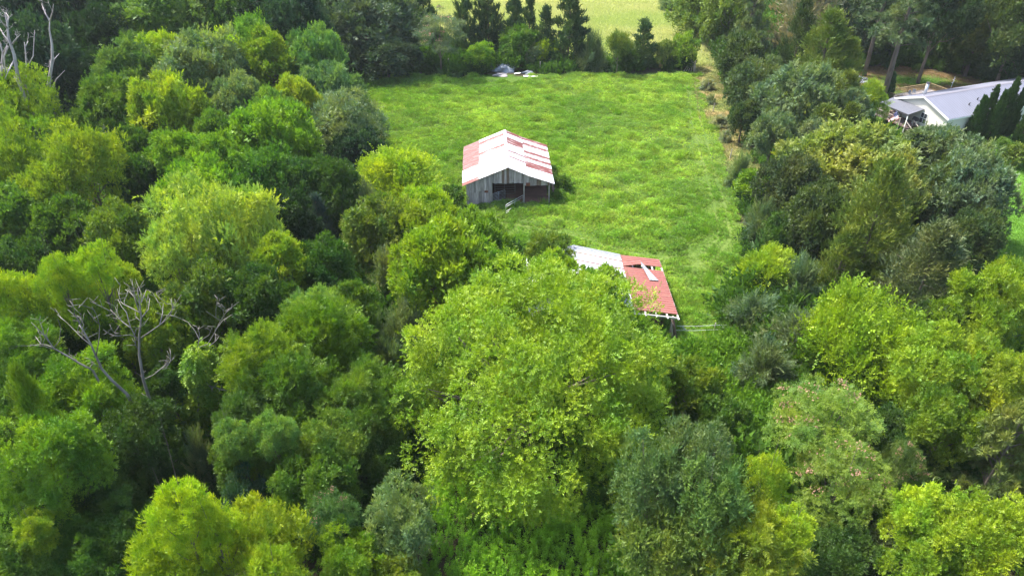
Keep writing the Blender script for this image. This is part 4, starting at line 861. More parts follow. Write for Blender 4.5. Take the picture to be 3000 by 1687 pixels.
for (ya, yb, za, zb) in ((-1.27, -0.79, 1.23, 1.92), (-0.71, -0.23, 1.23, 1.92), (-1.27, -0.79, 2.0, 2.67), (-0.71, -0.23, 2.0, 2.67)): MB().box(-0.085, -0.068, ya, yb, za, zb).build('pane', GLASS, wn)
dr = MB().box(-0.08, -0.03, 2.0, 3.0, 0.95, 2.95).build('door', TRIM, HS); MB().box(-0.095, -0.078, 2.2, 2.8, 1.6, 2.75).build('pane', GLASS, dr)
# porch
for i in range(9):
    ya = -0.45+i*0.63; sheet('porch_roof_sheet', PROOF, HS, (-0.04, ya, 3.22), (-0.04, ya+0.64, 3.22), (-3.0, ya, 2.78), (-3.0, ya+0.64, 2.78), 3, 0.03, 0.02, nseg=1)
MB().box(-3.0, -2.9, -0.45, 5.2, 2.58, 2.76).build('porch_beam', DARKM, HS)
for py in (-0.35, 2.4, 5.1): MB().box(-0.06, 0.06, -0.06, 0.06, 0, 2.6).build('porch_post', TRIM if py < 0 else DECK_B, HS, (-2.9, py, 0))
for i in range(20): MB().box(-3.1, -0.03, 0, 0.27, 0.86, 0.92).build('deck_board', DECK_B, HS, (0, -0.5+i*0.285, 0))
def railing(parent, a, b_, z0, hgt, m, step=0.16, post=True, nm='railing'):
    a = Vector(a); b_ = Vector(b_); L = (b_-a).length; r = MB(); r.bar(a+Vector((0, 0, z0+hgt)), b_+Vector((0, 0, z0+hgt)), 0.12, 0.05); r.bar(a+Vector((0, 0, z0+0.1)), b_+Vector((0, 0, z0+0.1)), 0.05, 0.07)
    o = r.build(nm, m, parent); n = int(L/step)
    for i in range(1, n): p = a.lerp(b_, i/n); MB().box(-0.018, 0.018, -0.018, 0.018, 0, hgt-0.14).build('baluster', m, o, (p.x, p.y, z0+0.12))
    if post:
        for p in (a, b_): MB().box(-0.055, 0.055, -0.055, 0.055, 0, z0+hgt+0.12).build('rail_post', m, o, (p.x, p.y, 0))
    return o
railing(HS, (-3.05, 0.6, 0), (-3.05, 5.15, 0), 0.92, 0.95, TIMBER, 0.19); railing(HS, (-3.0, 5.2, 0), (-0.1, 5.2, 0), 0.92, 0.95, TIMBER, 0.25)
for i in range(5): MB().box(-3.0+0.0, -1.7, 0, 0.26, 0, 0.05).build('step', DECK_B, HS, (0, -0.78-i*0.29, 0.76-i*0.17))
for xx in (-3.05, -1.65): MB().bar((xx, -0.5, 1.8), (xx, -2.0, 0.95), 0.12, 0.06).bar((xx, -1.95, 0), (xx, -1.95, 1.0), 0.08, 0.08).bar((xx, -0.55, 0), (xx, -0.55, 1.8), 0.08, 0.08).build('handrail', TIMBER, HS)
def local(x, y, z=0): return HO+Vector((x*math.cos(HA)-y*math.sin(HA), x*math.sin(HA)+y*math.cos(HA), z))
# rear deck
for i in range(22): MB().box(0, 9.9, 0, 0.262, 0.92, 0.97).build('deck_board', principled('deck_boards_grey', (0.24, 0.215, 0.21), 0.9, noise=(3, (0.16, 0.14, 0.135), 0.5, (2, 2, 2))) if i == 0 else bpy.data.materials['deck_boards_grey'], HS, (4.5, 5.0+i*0.277, 0))
for a, b_ in (((4.5, 5.1, 0), (4.5, 11.1, 0)), ((4.5, 11.1, 0), (9.5, 11.1, 0)), ((9.5, 11.1, 0), (14.4, 11.1, 0)), ((14.4, 11.1, 0), (14.4, 7.0, 0))): railing(HS, a, b_, 0.97, 0.95, DECK_Y, 0.2)
bs = lump('woven_blind', 'brownish heap of brushwood on the near corner of the rear deck', 'brushwood', tuple(local(6.2, 8.6))[:2]+(0.97,), (1.3, 0.9, 0.7), principled('brushwood', (0.22, 0.17, 0.13), 0.95), 9); bs.name = 'brushwood_heap'
for i, (x_, y_) in enumerate(((8.2, 9.3), (9.6, 9.8), (11.0, 9.2))):
    ct = thing('deck_chair', ['pale metal chair on the rear deck, nearest the chimney pipe', 'pale metal chair on the rear deck, middle one', 'pale metal chair on the rear deck, nearest the antenna'][i], 'chair', local(x_, y_, 0.97), HA+i*1.9)
    MB().box(-0.25, 0.25, -0.25, 0.25, 0.40, 0.44).build('seat', TARP, ct); MB().bar((-0.25, 0.26, 0.75), (0.25, 0.26, 0.75), 0.04, 0.5).build('backrest', TARP, ct)
    for sx in (-0.22, 0.22):
        for sy in (-0.22, 0.22): MB().box(-0.02, 0.02, -0.02, 0.02, 0, 0.4).build('leg', GALV, ct, (sx, sy, 0))
# things on the porch
hp = thing('hanging_basket', 'hanging flower basket under the porch roof edge', 'hanging basket', local(-2.8, 3.9, 1.95)); MB().tube([(0, 0, 0), (0, 0, 0.22)], [0.13, 0.2], 10).build('pot', TERRA, hp); MB().tube([(0, 0, 0.2), (0, 0, 0.64)], 0.01, 4).build('hanger', DARKM, hp)
rr_ = np.random.default_rng(8); d = nrm(rr_.normal(size=(70, 3))+UP*0.3); V, T = sprays(rr_, d*0.1+np.array([0, 0, 0.25]), d, np.full(70, 0.5), 0.25, 4, 0.10, 0.06); f_ = link('leaves', arr_mesh('leaves', V, 4, T, [LEAF]), hp); f_.color = (0.3, 0.3, 0.2, 1)
gr = thing('grill', 'dark barbecue grill under the porch by the window', 'grill', local(-0.75, -0.1, 0.92), HA+PI/2); MB().box(-0.4, 0.4, -0.25, 0.25, 0.55, 0.85).build('body', DARKM, gr); MB().tube([(-0.4, 0, 0.85), (0.4, 0, 0.85)], 0.24, 10).build('lid', DARKM, gr)
for sx in (-0.34, 0.34): MB().box(-0.03, 0.03, -0.2, 0.2, 0, 0.55).build('leg', GALV, gr, (sx, 0, 0))
bn = thing('porch_bench', 'brown wooden bench on the porch against the wall', 'bench', local(-0.5, 4.0, 0.92), HA); MB().box(-0.25, 0.22, -0.7, 0.7, 0.4, 0.45).build('seat', DECK_B, bn); MB().box(0.22, 0.27, -0.7, 0.7, 0.45, 0.95).build('backrest', DECK_B, bn)
for sy in (-0.6, 0.6): MB().box(-0.22, 0.22, -0.03, 0.03, 0, 0.4).build('leg', DECK_B, bn, (0, sy, 0))
# the flag, hanging from a slanting staff
fg = thing('flag', 'American flag drooping from a slanting staff on the porch post', 'flag', local(-3.05, 0.75, 2.5), HA)
MB().tube([(0.05, 0.2, -0.35), (-0.75, 0.25, 0.50)], 0.022, 6).build('staff', TRIM, fg)
W_, H_ = 26, 13; FL = 1.9; FW = 1.2
def fpt(u, v):                                                     # u along the fly, v down the hoist
    o_ = Vector((-0.72, 0.25, 0.45)); hd = Vector((0.02, -0.60, -0.80)).normalized(); fd = Vector((-0.04, 0.50, -0.86)).normalized()
    return o_+hd*(v*FW*(1-0.35*u))+fd*(u*FL)+Vector((-0.5, 0.1, 0))*0.13*math.sin(v*9+u*4)*(0.3+u)
vs = [fpt(i/W_, j/H_) for j in range(H_+1) for i in range(W_+1)]; fb = MB(); cn = MB()
for j in range(H_):
    for i in range(W_):
        if i < 10 and j < 7: continue
        q = (j*(W_+1)+i, j*(W_+1)+i+1, (j+1)*(W_+1)+i+1, (j+1)*(W_+1)+i); fb.add([vs[a] for a in q], [(0, 1, 2, 3)], 0 if j % 2 == 0 else 1)
for j in range(7):
    for i in range(10): cn.add([vs[a] for a in (j*(W_+1)+i, j*(W_+1)+i+1, (j+1)*(W_+1)+i+1, (j+1)*(W_+1)+i)], [(0, 1, 2, 3)])
fb.build('stripes', [REDF, WHITEF], fg); cn.build('canton', BLUEF, fg); st = MB()
for rI in range(9):
    for cI in range(6 if rI % 2 == 0 else 5):
        uu = (cI*2+1+(rI % 2))/12*10/W_; vv = (rI+1)/10*7/H_; c0 = fpt(uu, vv); ax = (fpt(uu+0.02, vv)-c0).normalized(); ay = (fpt(uu, vv+0.02)-c0).normalized(); nn_ = ax.cross(ay).normalized()
        for sg in (1, -1): st.add([c0+nn_*0.006*sg]+[c0+nn_*0.006*sg+(ax*math.sin(a*PI/5)-ay*math.cos(a*PI/5))*(0.028 if a % 2 == 0 else 0.012) for a in range(10)], [(0, 1+a, 1+(a+1) % 10) for a in range(10)])
st.build('stars', WHITEF, fg)

# ------------------------------------------------------------------ scrap heap, fence posts, tarp
def c4(x, y, z=0): return at(900+x*0.4658, y*0.4658, z)
def q2(p): return (p.x, p.y, 0)
lump('crumpled_tarp', 'grey-blue crumpled tarp, biggest lump of the scrap heap by the far row', 'tarp', q2(c4(1238, 448)), (1.9, 1.2, 1.3), TARP, 11)
lump('crumpled_tarp', 'low brownish grey tarp lump in front of the scrap heap', 'tarp', q2(c4(1215, 478)), (1.3, 0.7, 0.5), principled('dirty_tarp', (0.30, 0.27, 0.27), 0.8), 12)
lump('crumpled_tarp', 'small white tarp lump right of the scrap heap', 'tarp', q2(c4(1392, 464)), (1.1, 0.6, 0.55), TARP, 13)
lump('scrap_sheeting', 'dark grey sheeting lump at the left of the scrap heap', 'sheeting', q2(c4(1150, 440)), (0.9, 0.7, 1.2), principled('dark_sheeting', (0.16, 0.155, 0.16), 0.8), 14)
wb = c4(1406, 487); w_ = MB().bar((-1.3, 0.25, 0.15), (1.2, -0.3, 0.22), 0.5, 0.05).build('white_board', TRIM, None, (wb.x, wb.y, 0)); tag(w_, 'white board lying in the grass at the right end of the scrap heap', 'board')
wb = c4(1320, 470); w_ = MB().bar((-0.5, 0.1, 0.12), (0.6, 0.0, 0.30), 0.45, 0.05).build('white_board', TRIM, None, (wb.x, wb.y, 0)); tag(w_, 'short white board tilted beside the small white tarp', 'board')
pl = c4(1085, 445); lg = thing('plank_pile', 'greyish planks strewn left of the scrap heap', 'planks', q2(pl))
for i in range(6): a = rb.uniform(-0.4, 0.4); MB().bar((-1.8+rb.uniform(0, 1), i*0.2, 0.1+i*0.05), (1.6+rb.uniform(-1, 0), i*0.2+a, 0.12+i*0.06), 0.16, 0.05).build('plank', TIMBER, lg)
rk = thing('pole_rack', 'crossed wooden poles sticking out of the scrap heap', 'poles', q2(c4(1260, 440)))
for i in range(5): MB().tube([(-1.3+i*0.6, 0.2, 0), (-0.9+i*0.55+rb.uniform(-0.6, 0.6), 0, rb.uniform(1.2, 2.0))], 0.05, 5).build('pole', TIMBER, rk)
lump('pale_rock', 'lone whitish lump in the grass below the far row, left of the small cone cedar', 'rock', q2(c4(1685, 438)), (0.35, 0.3, 0.75), TARP, 16)
for (x_, y_, h_, lb) in ((890, 447, 2.3, 'grey fence post at the left of the scrap planks'), (1463, 455, 1.9, 'grey fence post right of the scrap heap'), (2432, 452, 2.0, 'grey corner post beside the last bush of the row')):
    p = c4(x_, y_); tag(MB().tube([(0, 0, 0), (0.05, 0, h_)], [0.09, 0.075], 7).build('fence_post', TIMBER, None, q2(p)), lb, 'post')
ls = thing('leaning_stakes', 'grey stakes leaning together at the pasture corner by the lane', 'stakes', q2(c4(2420, 446)))
for i in range(6): MB().tube([(-1.6+i*0.45, -0.4, 0), (-0.4+i*0.15, 0.3, 1.7)], 0.045, 5).build('stake', TIMBER, ls)
def c7(x, y, z=0): return at(2000+x*0.41408, y*0.41408, z)
tp = c7(1190, 570); lump('crumpled_tarp', 'pale bluish tarp heap on the yard edge behind the right hedge', 'tarp', q2(tp), (2.6, 1.6, 0.8), TARP, 17)
for i, ((x_, y_), lb) in enumerate((((175, 640), 'grey post in the brushy fence line, farthest along the lane'), ((215, 790), 'grey post in the brushy fence line, second along the lane'), ((290, 1000), 'grey post in the brushy fence line, third along the lane'), ((335, 1120), 'grey post in the brushy fence line, nearest one'))):
    tag(MB().tube([(0, 0, 0), (0.06, 0.02, 1.35)], [0.07, 0.055], 6).build('fence_post', TIMBER, None, q2(c7(x_, y_))), lb, 'post')
for i, ((x_, y_), s_, lb) in enumerate((((180, 600), 34, 'pale twiggy brush on the fence line at the top of the lane'), ((205, 700), 22, 'grey twiggy brush on the fence line beside the second post'), ((262, 860), 40, 'pale grey twiggy brush in the middle of the fence line'), ((300, 960), 28, 'low grey brush on the fence line just below the pale one'))):
    tree('arching', (2000+x_*0.41408)/DS, (y_*0.41408)/DS, s_*0.62, 1.5, (0.19, 0.21, 0.115), lb, 'arching_shrub')

# ------------------------------------------------------------------ dead trees
def snag(name, label, Y, branches, r0, jit=0.6, seed=1, vine=None, twigs=10, cat='dead tree', conv=lambda x, y: (x*0.41408, y*0.41408)):
    """branches: polylines in photograph pixels, given depth around distance Y; first one is the trunk, foot first"""
    r = random.Random(seed); foot = at_y(*conv(*branches[0][0]), Y); o = thing(name, label, cat, (foot.x, Y, 0)); b = MB(); ends = []; mains = []
    for bi, br in enumerate(branches):
        dz = 0.0; pts = []; dirn = r.choice([-1, 1])*jit if bi else 0.0
        for k, (x_, y_) in enumerate(br):
            yy = Y+dirn*(k/(max(1, len(br)-1)))*2.2; p = at_y(*conv(x_, y_), yy)-Vector((foot.x, Y, 0)); pts.append(p)
        if bi == 0: pts[0].z = min(pts[0].z, -0.2)
        ra = r0*(0.62 if Y > 60 else 0.46) if bi == 0 else r0*(0.26 if Y > 60 else 0.15); k = len(pts); b.tube(pts, [max(ra*(1-0.82*i/(k-1)), 0.016) for i in range(k)], 7); mains.append(pts)
        for i in range(1, k):
            for _ in range(2 if Y > 60 else 1):
                if r.random() < twigs/14:
                    s = pts[i-1].lerp(pts[i], r.random()); dd = (pts[i]-pts[i-1]).normalized(); dd = (dd+Vector((r.uniform(-1, 1), r.uniform(-1, 1), r.uniform(-0.3, 0.9)))*0.9).normalized(); L = r.uniform(0.5, 1.5)
                    m_ = s+dd*L*0.5+Vector((0, 0, r.uniform(-0.05, 0.15))); e = s+dd*L+Vector((r.uniform(-0.3, 0.3), r.uniform(-0.3, 0.3), r.uniform(-0.1, 0.35))); b.tube([s, m_, e], [0.026, 0.018, 0.008], 4)
                    for _ in range(4): q = m_.lerp(e, r.random()); b.tube([q, q+Vector((r.uniform(-0.5, 0.5), r.uniform(-0.5, 0.5), r.uniform(0, 0.5)))], [0.018, 0.009], 4)
    b.build('trunk', SNAGWOOD if Y > 80 else DEADWOOD, o, smooth=True)
    if vine:
        col, lim, width, ns = vine; rg = np.random.default_rng(seed); P = []; D = []
        for pts in mains[:lim[1]]:
            for i in range(len(pts)-1):
                a, c_ = pts[i], pts[i+1]
                if a.z > lim[0]: continue
                n_ = max(4, int(ns*(c_-a).length)); tt = rg.random(n_); q = np.array(a)+(np.array(c_)-np.array(a))*tt[:, None]; q = q[q[:, 2] < lim[0]]; n_ = len(q)
                if n_ == 0: continue
                d = nrm(rg.normal(size=(n_, 3))*np.array([1, 1, 0.5])); wv = width*(1.25-0.6*q[:, 2:3]/lim[0])*(0.7+0.45*np.sin(q[:, 2:3]*2.1+seed)*0.5+0.3*rg.random((n_, 1))); P.append(q+d*wv); D.append(d)
        P = np.vstack(P); D = np.vstack(D); ct = np.clip(0.5+0.25*np.sin(P[:, 2]*3)+rg.normal(size=len(P))*0.1, 0, 1); P[:, 2] = np.maximum(P[:, 2], 0.1)
        V, T = sprays(rg, P, D, ct, 0.35, 6, 0.17, 0.12, sd=(0.8, 0.0, 0.5), droop=0.5, quad=True); vo = link('vine', arr_mesh('vine', V, 4, T, [LEAF]), o); vo.color = (*COL[col], 1) if isinstance(col, str) else (*col, 1)
    return o
IVY = (0.075, 0.145, 0.020)
snag('dead_tree', 'bleached snag with forked thin top, tallest one in the top left', 90, [[(330,780),(345,600),(372,420),(368,310),(350,215),(352,150)], [(352,150),(320,95),(295,32)], [(352,150),(372,90),(378,30)], [(345,560),(385,420),(420,380)], [(340,700),(400,560),(458,500)]], 0.42, seed=2, vine=(IVY, (10.2, 5), 0.55, 70), twigs=4)
snag('dead_tree', 'ivy-footed snag left of the tallest one, with a bent side limb', 88, [[(185,760),(175,600),(190,480),(180,360),(172,300)], [(190,480),(235,400),(240,300),(245,215)], [(180,330),(200,292)]], 0.30, seed=3, vine=(IVY, (6.8, 2), 0.6, 60), twigs=4)
snag('dead_tree', 'stout snag with many stubs near the left edge', 86, [[(150,740),(130,560),(100,390),(60,270),(50,160),(35,95)], [(70,300),(20,240),(0,200)], [(90,310),(120,270),(145,245)], [(50,200),(20,170),(-10,120)], [(55,330),(30,400),(40,560),(60,620)], [(100,430),(60,500),(35,560)], [(135,600),(95,535)], [(50,180),(60,120),(40,90)]], 0.42, seed=4, vine=(IVY, (4.6, 1), 0.7, 60), twigs=5)
snag('dead_tree', 'pale snag cut by the left edge, lower part wrapped in ivy', 87, [[(20,760),(15,600),(12,470),(20,380),(5,330),(-20,280)], [(20,380),(45,330),(55,300)], [(12,470),(-30,390)]], 0.32, seed=5, vine=(IVY, (6.4, 1), 0.55, 60), twigs=4)
snag('bare_branch', 'bare curved grey branch arching out of the dark hollow', 74, [[(560,1180),(600,1060),(650,1000),(700,955),(765,930)], [(640,1005),(620,1040)]], 0.16, seed=6, twigs=2)
snag('bare_branch', 'thin forked dead branch in the dark wood right of the snags', 120, [[(700,330),(640,250),(600,225),(555,205)], [(640,250),(688,240)], [(620,238),(612,210)]], 0.10, seed=7, twigs=2)
c6 = lambda x, y: (x*0.41408, 600+y*0.41408)
snag('dead_tree', 'bare grey dead tree with forked crown left of the vine-covered snag', 35.5, [[(1100,1500),(1060,1380),(1015,1240),(985,1060),(985,930),(1000,800),(990,700),(972,590)],
    [(990,945),(1050,905),(1130,850),(1190,800),(1222,745),(1215,700),(1170,700)], [(1130,850),(1150,770),(1155,700)], [(970,940),(920,920),(860,925),(815,930)], [(975,960),(925,870),(895,760),(860,720),(835,670)],
    [(925,870),(870,830),(820,780),(780,740)], [(990,770),(950,650),(915,615),(885,600)], [(1000,800),(1050,740),(1060,660)], [(1000,690),(1035,600)], [(1015,1235),(1080,1205),(1140,1160),(1200,1155)], [(1100,1190),(1160,1140),(1185,1110)],
    [(985,760),(930,730),(870,700),(850,680)]], 0.26, seed=8, twigs=9, conv=c6)
snag('dead_tree', 'long leaning dead trunk with two forks reaching to the left', 35, [[(1010,1470),(900,1340),(790,1240),(720,1160),(680,1070),(640,980),(590,890),(545,800),(480,740)],
    [(680,1070),(700,960),(705,850),(680,770),(650,720)], [(640,990),(580,940),(520,880),(470,830),(420,790)], [(590,890),(560,850),(545,900)]], 0.24, seed=9, twigs=8, conv=c6)
snag('dead_tree', 'second leaning dead trunk, lower and curving further left', 36.5, [[(760,1230),(655,1168),(560,1120),(480,1070),(380,1015),(320,930),(270,880),(220,830)],
    [(380,1010),(330,990),(285,985),(195,1000)], [(290,985),(250,930)], [(385,1005),(420,960),(430,870),(410,810)]], 0.19, seed=10, twigs=8, conv=c6)
snag('dead_tree', 'vine-covered snag with bare curved branches on top', 38.5, [[(1380,1560),(1400,1400),(1410,1200),(1400,1020)], [(1400,1010),(1410,950),(1380,890),(1330,830),(1290,810)], [(1400,1010),(1470,985),(1520,900),(1560,820),(1600,760),(1640,730)],
    [(1560,820),(1500,780),(1460,755)], [(1480,1000),(1530,960),(1548,930)], [(1420,960),(1480,920),(1500,870)], [(1440,1150),(1530,1155),(1620,1145),(1710,1110)], [(1530,1150),(1580,1100),(1585,1010)], [(1620,1145),(1660,1050),(1640,1000)],
    [(1440,1265),(1520,1290),(1600,1312),(1680,1295),(1765,1245)], [(1590,800),(1575,740),(1540,710)]], 0.22, seed=11, twigs=9, vine=((0.15, 0.25, 0.014), (9.6, 1), 1.15, 330), conv=c6)

# ------------------------------------------------------------------ ground cover (nobody could count it): scattered by geometry nodes
def scatter(name, label, cat, protos, P, scale, tint, mat_pick=None, seed=1):
    """P (n,3) points; protos: meshes; instances turned at random, sized by scale and coloured by tint"""
    me = bpy.data.meshes.new(name); n = len(P); me.vertices.add(n); me.vertices.foreach_set('co', np.ascontiguousarray(P, np.float32).ravel())
    a = me.attributes.new('isize', 'FLOAT', 'POINT'); a.data.foreach_set('value', scale.astype(np.float32))
    c = np.ones((n, 4), np.float32); c[:, :3] = tint; a = me.attributes.new('icol', 'FLOAT_COLOR', 'POINT'); a.data.foreach_set('color', c.ravel())
    o = link(name, me); g = bpy.data.node_groups.new(name, 'GeometryNodeTree'); g.interface.new_socket('Geometry', in_out='INPUT', socket_type='NodeSocketGeometry'); g.interface.new_socket('Geometry', in_out='OUTPUT', socket_type='NodeSocketGeometry')
    gi = g.nodes.new('NodeGroupInput'); go = g.nodes.new('NodeGroupOutput'); iop = g.nodes.new('GeometryNodeInstanceOnPoints'); jn = g.nodes.new('GeometryNodeGeometryToInstance')
    for pm in protos:
        po = bpy.data.objects.new(name+'_piece', pm); oi = g.nodes.new('GeometryNodeObjectInfo'); oi.inputs['Object'].default_value = po; oi.inputs['As Instance'].default_value = True
        g.links.new(oi.outputs['Geometry'], jn.inputs[0])
    rv = g.nodes.new('FunctionNodeRandomValue'); rv.data_type = 'FLOAT_VECTOR'; rv.inputs[0].default_value = (-0.12, -0.12, 0); rv.inputs[1].default_value = (0.12, 0.12, 6.283); rv.inputs['Seed'].default_value = seed
    na = g.nodes.new('GeometryNodeInputNamedAttribute'); na.data_type = 'FLOAT'; na.inputs[0].default_value = 'isize'
    iop.inputs['Pick Instance'].default_value = True
    L = g.links.new; L(gi.outputs[0], iop.inputs['Points']); L(jn.outputs[0], iop.inputs['Instance']); L(rv.outputs[0], iop.inputs['Rotation']); L(na.outputs[0], iop.inputs['Scale']); L(iop.outputs[0], go.inputs[0])
    m = o.modifiers.new('scatter', 'NODES'); m.node_group = g; return tag(o, label, cat, kind='stuff')
rg = np.random.default_rng(12)
def piece(ns, m, ll, lw, length, spread, up, quad=False, seed=1, height=0.0, flat=0.6):
    r = np.random.default_rng(seed); d = nrm(r.normal(size=(ns, 3))+UP*up); P = d*spread*r.uniform(0.5, 1, (ns, 1))*np.array([1, 1, flat]); P[:, 2] = np.abs(P[:, 2])+height*r.random(ns)
    V, T = sprays(r, P, d, np.clip(r.normal(0.5, 0.2, ns), 0, 1), length, m, ll, lw, sd=(0.6, up, 0.4), quad=quad); V[:, 2] = np.maximum(V[:, 2], -0.05); return arr_mesh('leaf_piece', V, 4 if quad else 3, T, [LEAF_I])
def blades(n, h_, w_, spread, lean, seed):
    r = np.random.default_rng(seed); b = r.normal(size=(n, 2))*spread; a = r.uniform(0, 2*PI, n); l = r.uniform(0.1, lean, n)*h_; hh = h_*r.uniform(0.6, 1.1, n)
    f = np.zeros((n, 3)); f[:, :2] = b; t = f.copy(); t[:, 0] += np.cos(a)*l; t[:, 1] += np.sin(a)*l; t[:, 2] = hh; s = np.stack([-np.sin(a), np.cos(a), 0*a], 1)*w_/2
    V = np.stack([f-s, t, f+s], 1).reshape(-1, 3); return arr_mesh('blade_piece', V, 3, np.clip(r.normal(0.5, 0.2, n), 0, 1), [LEAF_I])
def rnd_in(x0, x1, y0, y1, n): return rg.uniform(x0, x1, n), rg.uniform(y0, y1, n)
def clear_of_buildings(x, y):
    m = ~((np.abs(x+0.45) < 5.3) & (y > 77.5) & (y < 89.0)); m &= ~((x > 2.0) & (x < 14.4) & (y > 51.4) & (y < 60.5)) & ~((x > -5) & (x < 3) & (y > 124) & (y < 131))
    X = x-HO.x; Y = y-HO.y; lx = X*math.cos(HA)+Y*math.sin(HA); ly = -X*math.sin(HA)+Y*math.cos(HA)
    return m & ~((lx > -5.6) & (lx < HL+0.5) & (ly > -5.2) & (ly < 6.0)) & ~((lx > 4.2) & (lx < 14.7) & (ly > 5) & (ly < 11.4)) & ~((lx > -3.5) & (lx < -1.4) & (ly < 0) & (ly > -2.6))
def P3(x, y, z=0.0): return np.stack([x, y, np.zeros_like(x)+z], 1)
MX = lambda a, b_, t: np.array(a)*(1-t[:, None])+np.array(b_)*t[:, None]
cl = lambda t, a, b_: np.clip((t-a)/(b_-a), 0, 1)
# pasture: grass tufts and weed clumps
x, y = rnd_in(-32, 40, 40, 128, 190000); z = zones(x, y); td = np.minimum(z['ta'], z['tb']); dens = fnoise(x, y, 4.5, 31)
k = z['field'] & clear_of_buildings(x, y) & (td > 0.12+0.10*rg.random(len(x))) & (rg.random(len(x)) < 0.45+0.9*dens); x, y, td, dens = x[k], y[k], td[k], dens[k]
n1 = fnoise(x, y, 11, 41); n2 = fnoise(x, y, 2.0, 51); t_ = cl(n1*0.6+n2*0.5, 0.38, 0.70)
tint = MX((0.175, 0.280, 0.040), (0.34, 0.415, 0.070), t_)*np.exp(rg.normal(0, 0.22, (len(x), 1)))*(0.75+0.5*fnoise(x, y, 1.3, 57)[:, None])
pale = (fnoise(x, y, 6, 61) > 0.60) & (rg.random(len(x)) < 0.5); tint[pale] = np.array([0.22, 0.30, 0.08])*rg.uniform(0.8, 1.2, (pale.sum(), 1))
h_ = 0.45+1.35*cl(fnoise(x, y, 1.8, 71), 0.35, 0.72); h_ = h_*np.clip(td/1.5, 0.55, 1)
sel = rg.random(len(x)) < 0.50
scatter('pasture_grass', 'rough green grass tufts all over the pasture', 'grass', [blades(26, 0.42, 0.05, 0.16, 1.1, 1), blades(22, 0.5, 0.045, 0.12, 0.6, 2), blades(30, 0.34, 0.06, 0.2, 1.0, 3)], P3(x[sel], y[sel]), h_[sel], tint[sel], seed=3)
scatter('pasture_weeds', 'leafy weed clumps mixed through the pasture grass', 'weeds', [piece(9, 4, 0.14, 0.09, 0.22, 0.15, 0.9, seed=4, height=0.12), piece(8, 4, 0.17, 0.08, 0.25, 0.12, 1.2, seed=5, height=0.15)], P3(x[~sel], y[~sel]), h_[~sel]*1.05, tint[~sel]*np.array([0.9, 1.05, 1.0]), seed=4)
# tall grass clumps
x, y = rnd_in(-30, 38, 44, 120, 1500); z = zones(x, y); k = z['field'] & clear_of_buildings(x, y) & (np.minimum(z['ta'], z['tb']) > 1.3) & (fnoise(x, y, 7, 77) > 0.50); x, y = x[k], y[k]
scatter('tall_grass', 'taller upright grass clumps standing in the pasture', 'grass', [blades(60, 0.95, 0.05, 0.26, 0.35, 6)], P3(x, y), rg.uniform(0.6, 1.25, len(x)), MX((0.12, 0.26, 0.014), (0.17, 0.30, 0.02), rg.random(len(x))), seed=5)
# meadow beyond
x, y = rnd_in(-35, 50, 108, 215, 60000); z = zones(x, y); k = z['meadow'] & ~z['field']; x, y = x[k], y[k]; n1 = fnoise(x, y, 14, 81)
scatter('meadow_grass', 'dry yellow-green grass of the meadow beyond the far row', 'grass', [blades(18, 0.42, 0.09, 0.3, 1.0, 7)], P3(x, y), rg.uniform(0.7, 1.3, len(x)), MX((0.33, 0.385, 0.13), (0.43, 0.425, 0.20), cl(n1, 0.35, 0.7)), seed=6)
# lawns and lane
x, y = rnd_in(25, 105, 50, 150, 90000); z = zones(x, y); lane = (z['lane'] < 2.6); k = (z['lawnb'] | z['lawnr'] | lane) & clear_of_buildings(x, y) & (rg.random(len(x)) < 0.75); b_ = np.hypot(x-BARE[0][0], (y-BARE[0][1])*0.45) < 3.2; k &= ~b_; x, y, lane, lr = x[k], y[k], lane[k], z['lawnr'][k]
n1 = fnoise(x, y, 9, 3); brown = (~lr) & (y > 108) & (cl(n1, 0.38, 0.6) > rg.random(len(x))); tint = MX((0.08, 0.20, 0.012), (0.13, 0.26, 0.018), rg.random(len(x))); tint[brown] = np.array([0.17, 0.12, 0.055]); tint[lane] = MX((0.09, 0.14, 0.03), (0.18, 0.16, 0.06), rg.random(lane.sum()))
scatter('lawn_grass', 'short grass of the yards and the lane', 'grass', [blades(16, 0.16, 0.07, 0.25, 1.2, 8)], P3(x, y), rg.uniform(0.6, 1.2, len(x)), tint, seed=7)
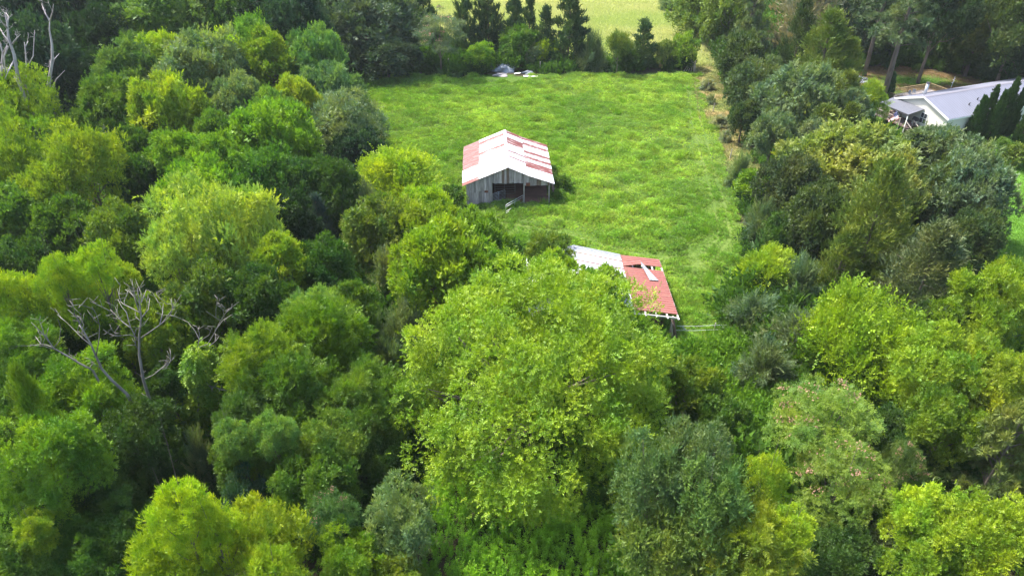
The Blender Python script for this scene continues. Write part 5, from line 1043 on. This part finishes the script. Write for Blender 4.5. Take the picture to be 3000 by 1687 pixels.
# woodland undergrowth
x, y = rnd_in(-110, 115, 14, 190, 30000); k0 = np.abs(x) < 22+y*0.85; xb, yb_ = rnd_in(9, 32, 32, 60, 1800); x, y = np.concatenate([x[k0], xb]), np.concatenate([y[k0], yb_]); z = zones(x, y); opn = z['field'] | z['meadow'] | z['lawnb'] | z['lawnr'] | z['weeds'] | (z['lane'] < 2.9)
k = ~opn & clear_of_buildings(x, y) & (np.hypot(x-15.2, y-50.8) > 1.3); x, y, br = x[k], y[k], z['bramble'][k]; n1 = fnoise(x, y, 8, 91)
tint = MX((0.035, 0.085, 0.012), (0.080, 0.165, 0.016), cl(n1, 0.35, 0.7))*rg.uniform(0.75, 1.25, (len(x), 1)); tint[br] = MX((0.08, 0.19, 0.014), (0.14, 0.25, 0.022), rg.random(br.sum()))
BUSH = [piece(70, 6, 0.19, 0.13, 0.5, 0.62, 0.7, seed=11, flat=1.1), piece(60, 7, 0.17, 0.12, 0.55, 0.7, 0.5, seed=12, flat=0.8), piece(64, 6, 0.22, 0.12, 0.6, 0.5, 1.1, seed=13, flat=1.3)]
scatter('undergrowth', 'leafy undergrowth and vines between the trees', 'undergrowth', BUSH, P3(x, y), rg.uniform(0.7, 1.7, len(x))*np.where((rg.random(len(x)) < 0.22) & ~br, 1.9, 1.0), tint, seed=8)
# tall weeds at the bottom
x, y = rnd_in(-14, 16, 18, 46, 9000); z = zones(x, y); k = z['weeds']; x, y = x[k], y[k]; n1 = fnoise(x, y, 3.2, 95)
def weed(seed, h_, n):
    r = np.random.default_rng(seed); a = np.arange(n)*2.4; z_ = np.linspace(0.15, h_, n); d = nrm(np.stack([np.cos(a), np.sin(a), 0.35+z_/h_], 1)); P = np.stack([d[:, 0]*0.03, d[:, 1]*0.03, z_], 1)
    V, T = sprays(r, P, d, 0.35+0.35*z_/h_, 0.26, 5, 0.12, 0.065, sd=(0.9, 0.4, 0.2), droop=0.3, quad=True); return arr_mesh('weed_piece', V, 4, T, [LEAF_I])
scatter('tall_weeds', 'patch of tall upright weeds at the foot of the big maple', 'weeds', [weed(1, 1.1, 16), weed(2, 0.9, 14), weed(3, 1.3, 20)], P3(x, y), rg.uniform(0.7, 1.25, len(x))*(0.8+0.5*n1), MX((0.13, 0.29, 0.020), (0.23, 0.42, 0.024), cl(n1, 0.3, 0.65)), seed=9)

# ------------------------------------------------------------------ thin summer haze
hb = MB().box(-330, 330, -20, 420, -1.2, 42.0); hm, ht_ = mat('haze_air'); pv = ht_.nodes.new('ShaderNodeVolumePrincipled'); ho = ht_.nodes.new('ShaderNodeOutputMaterial')
pv.inputs['Density'].default_value = 0.00010; pv.inputs['Color'].default_value = (0.86, 0.93, 1.0, 1); ht_.links.new(pv.outputs[0], ho.inputs['Volume'])
tag(hb.build('haze', hm), 'thin pale haze in the summer air', 'haze', kind='stuff')
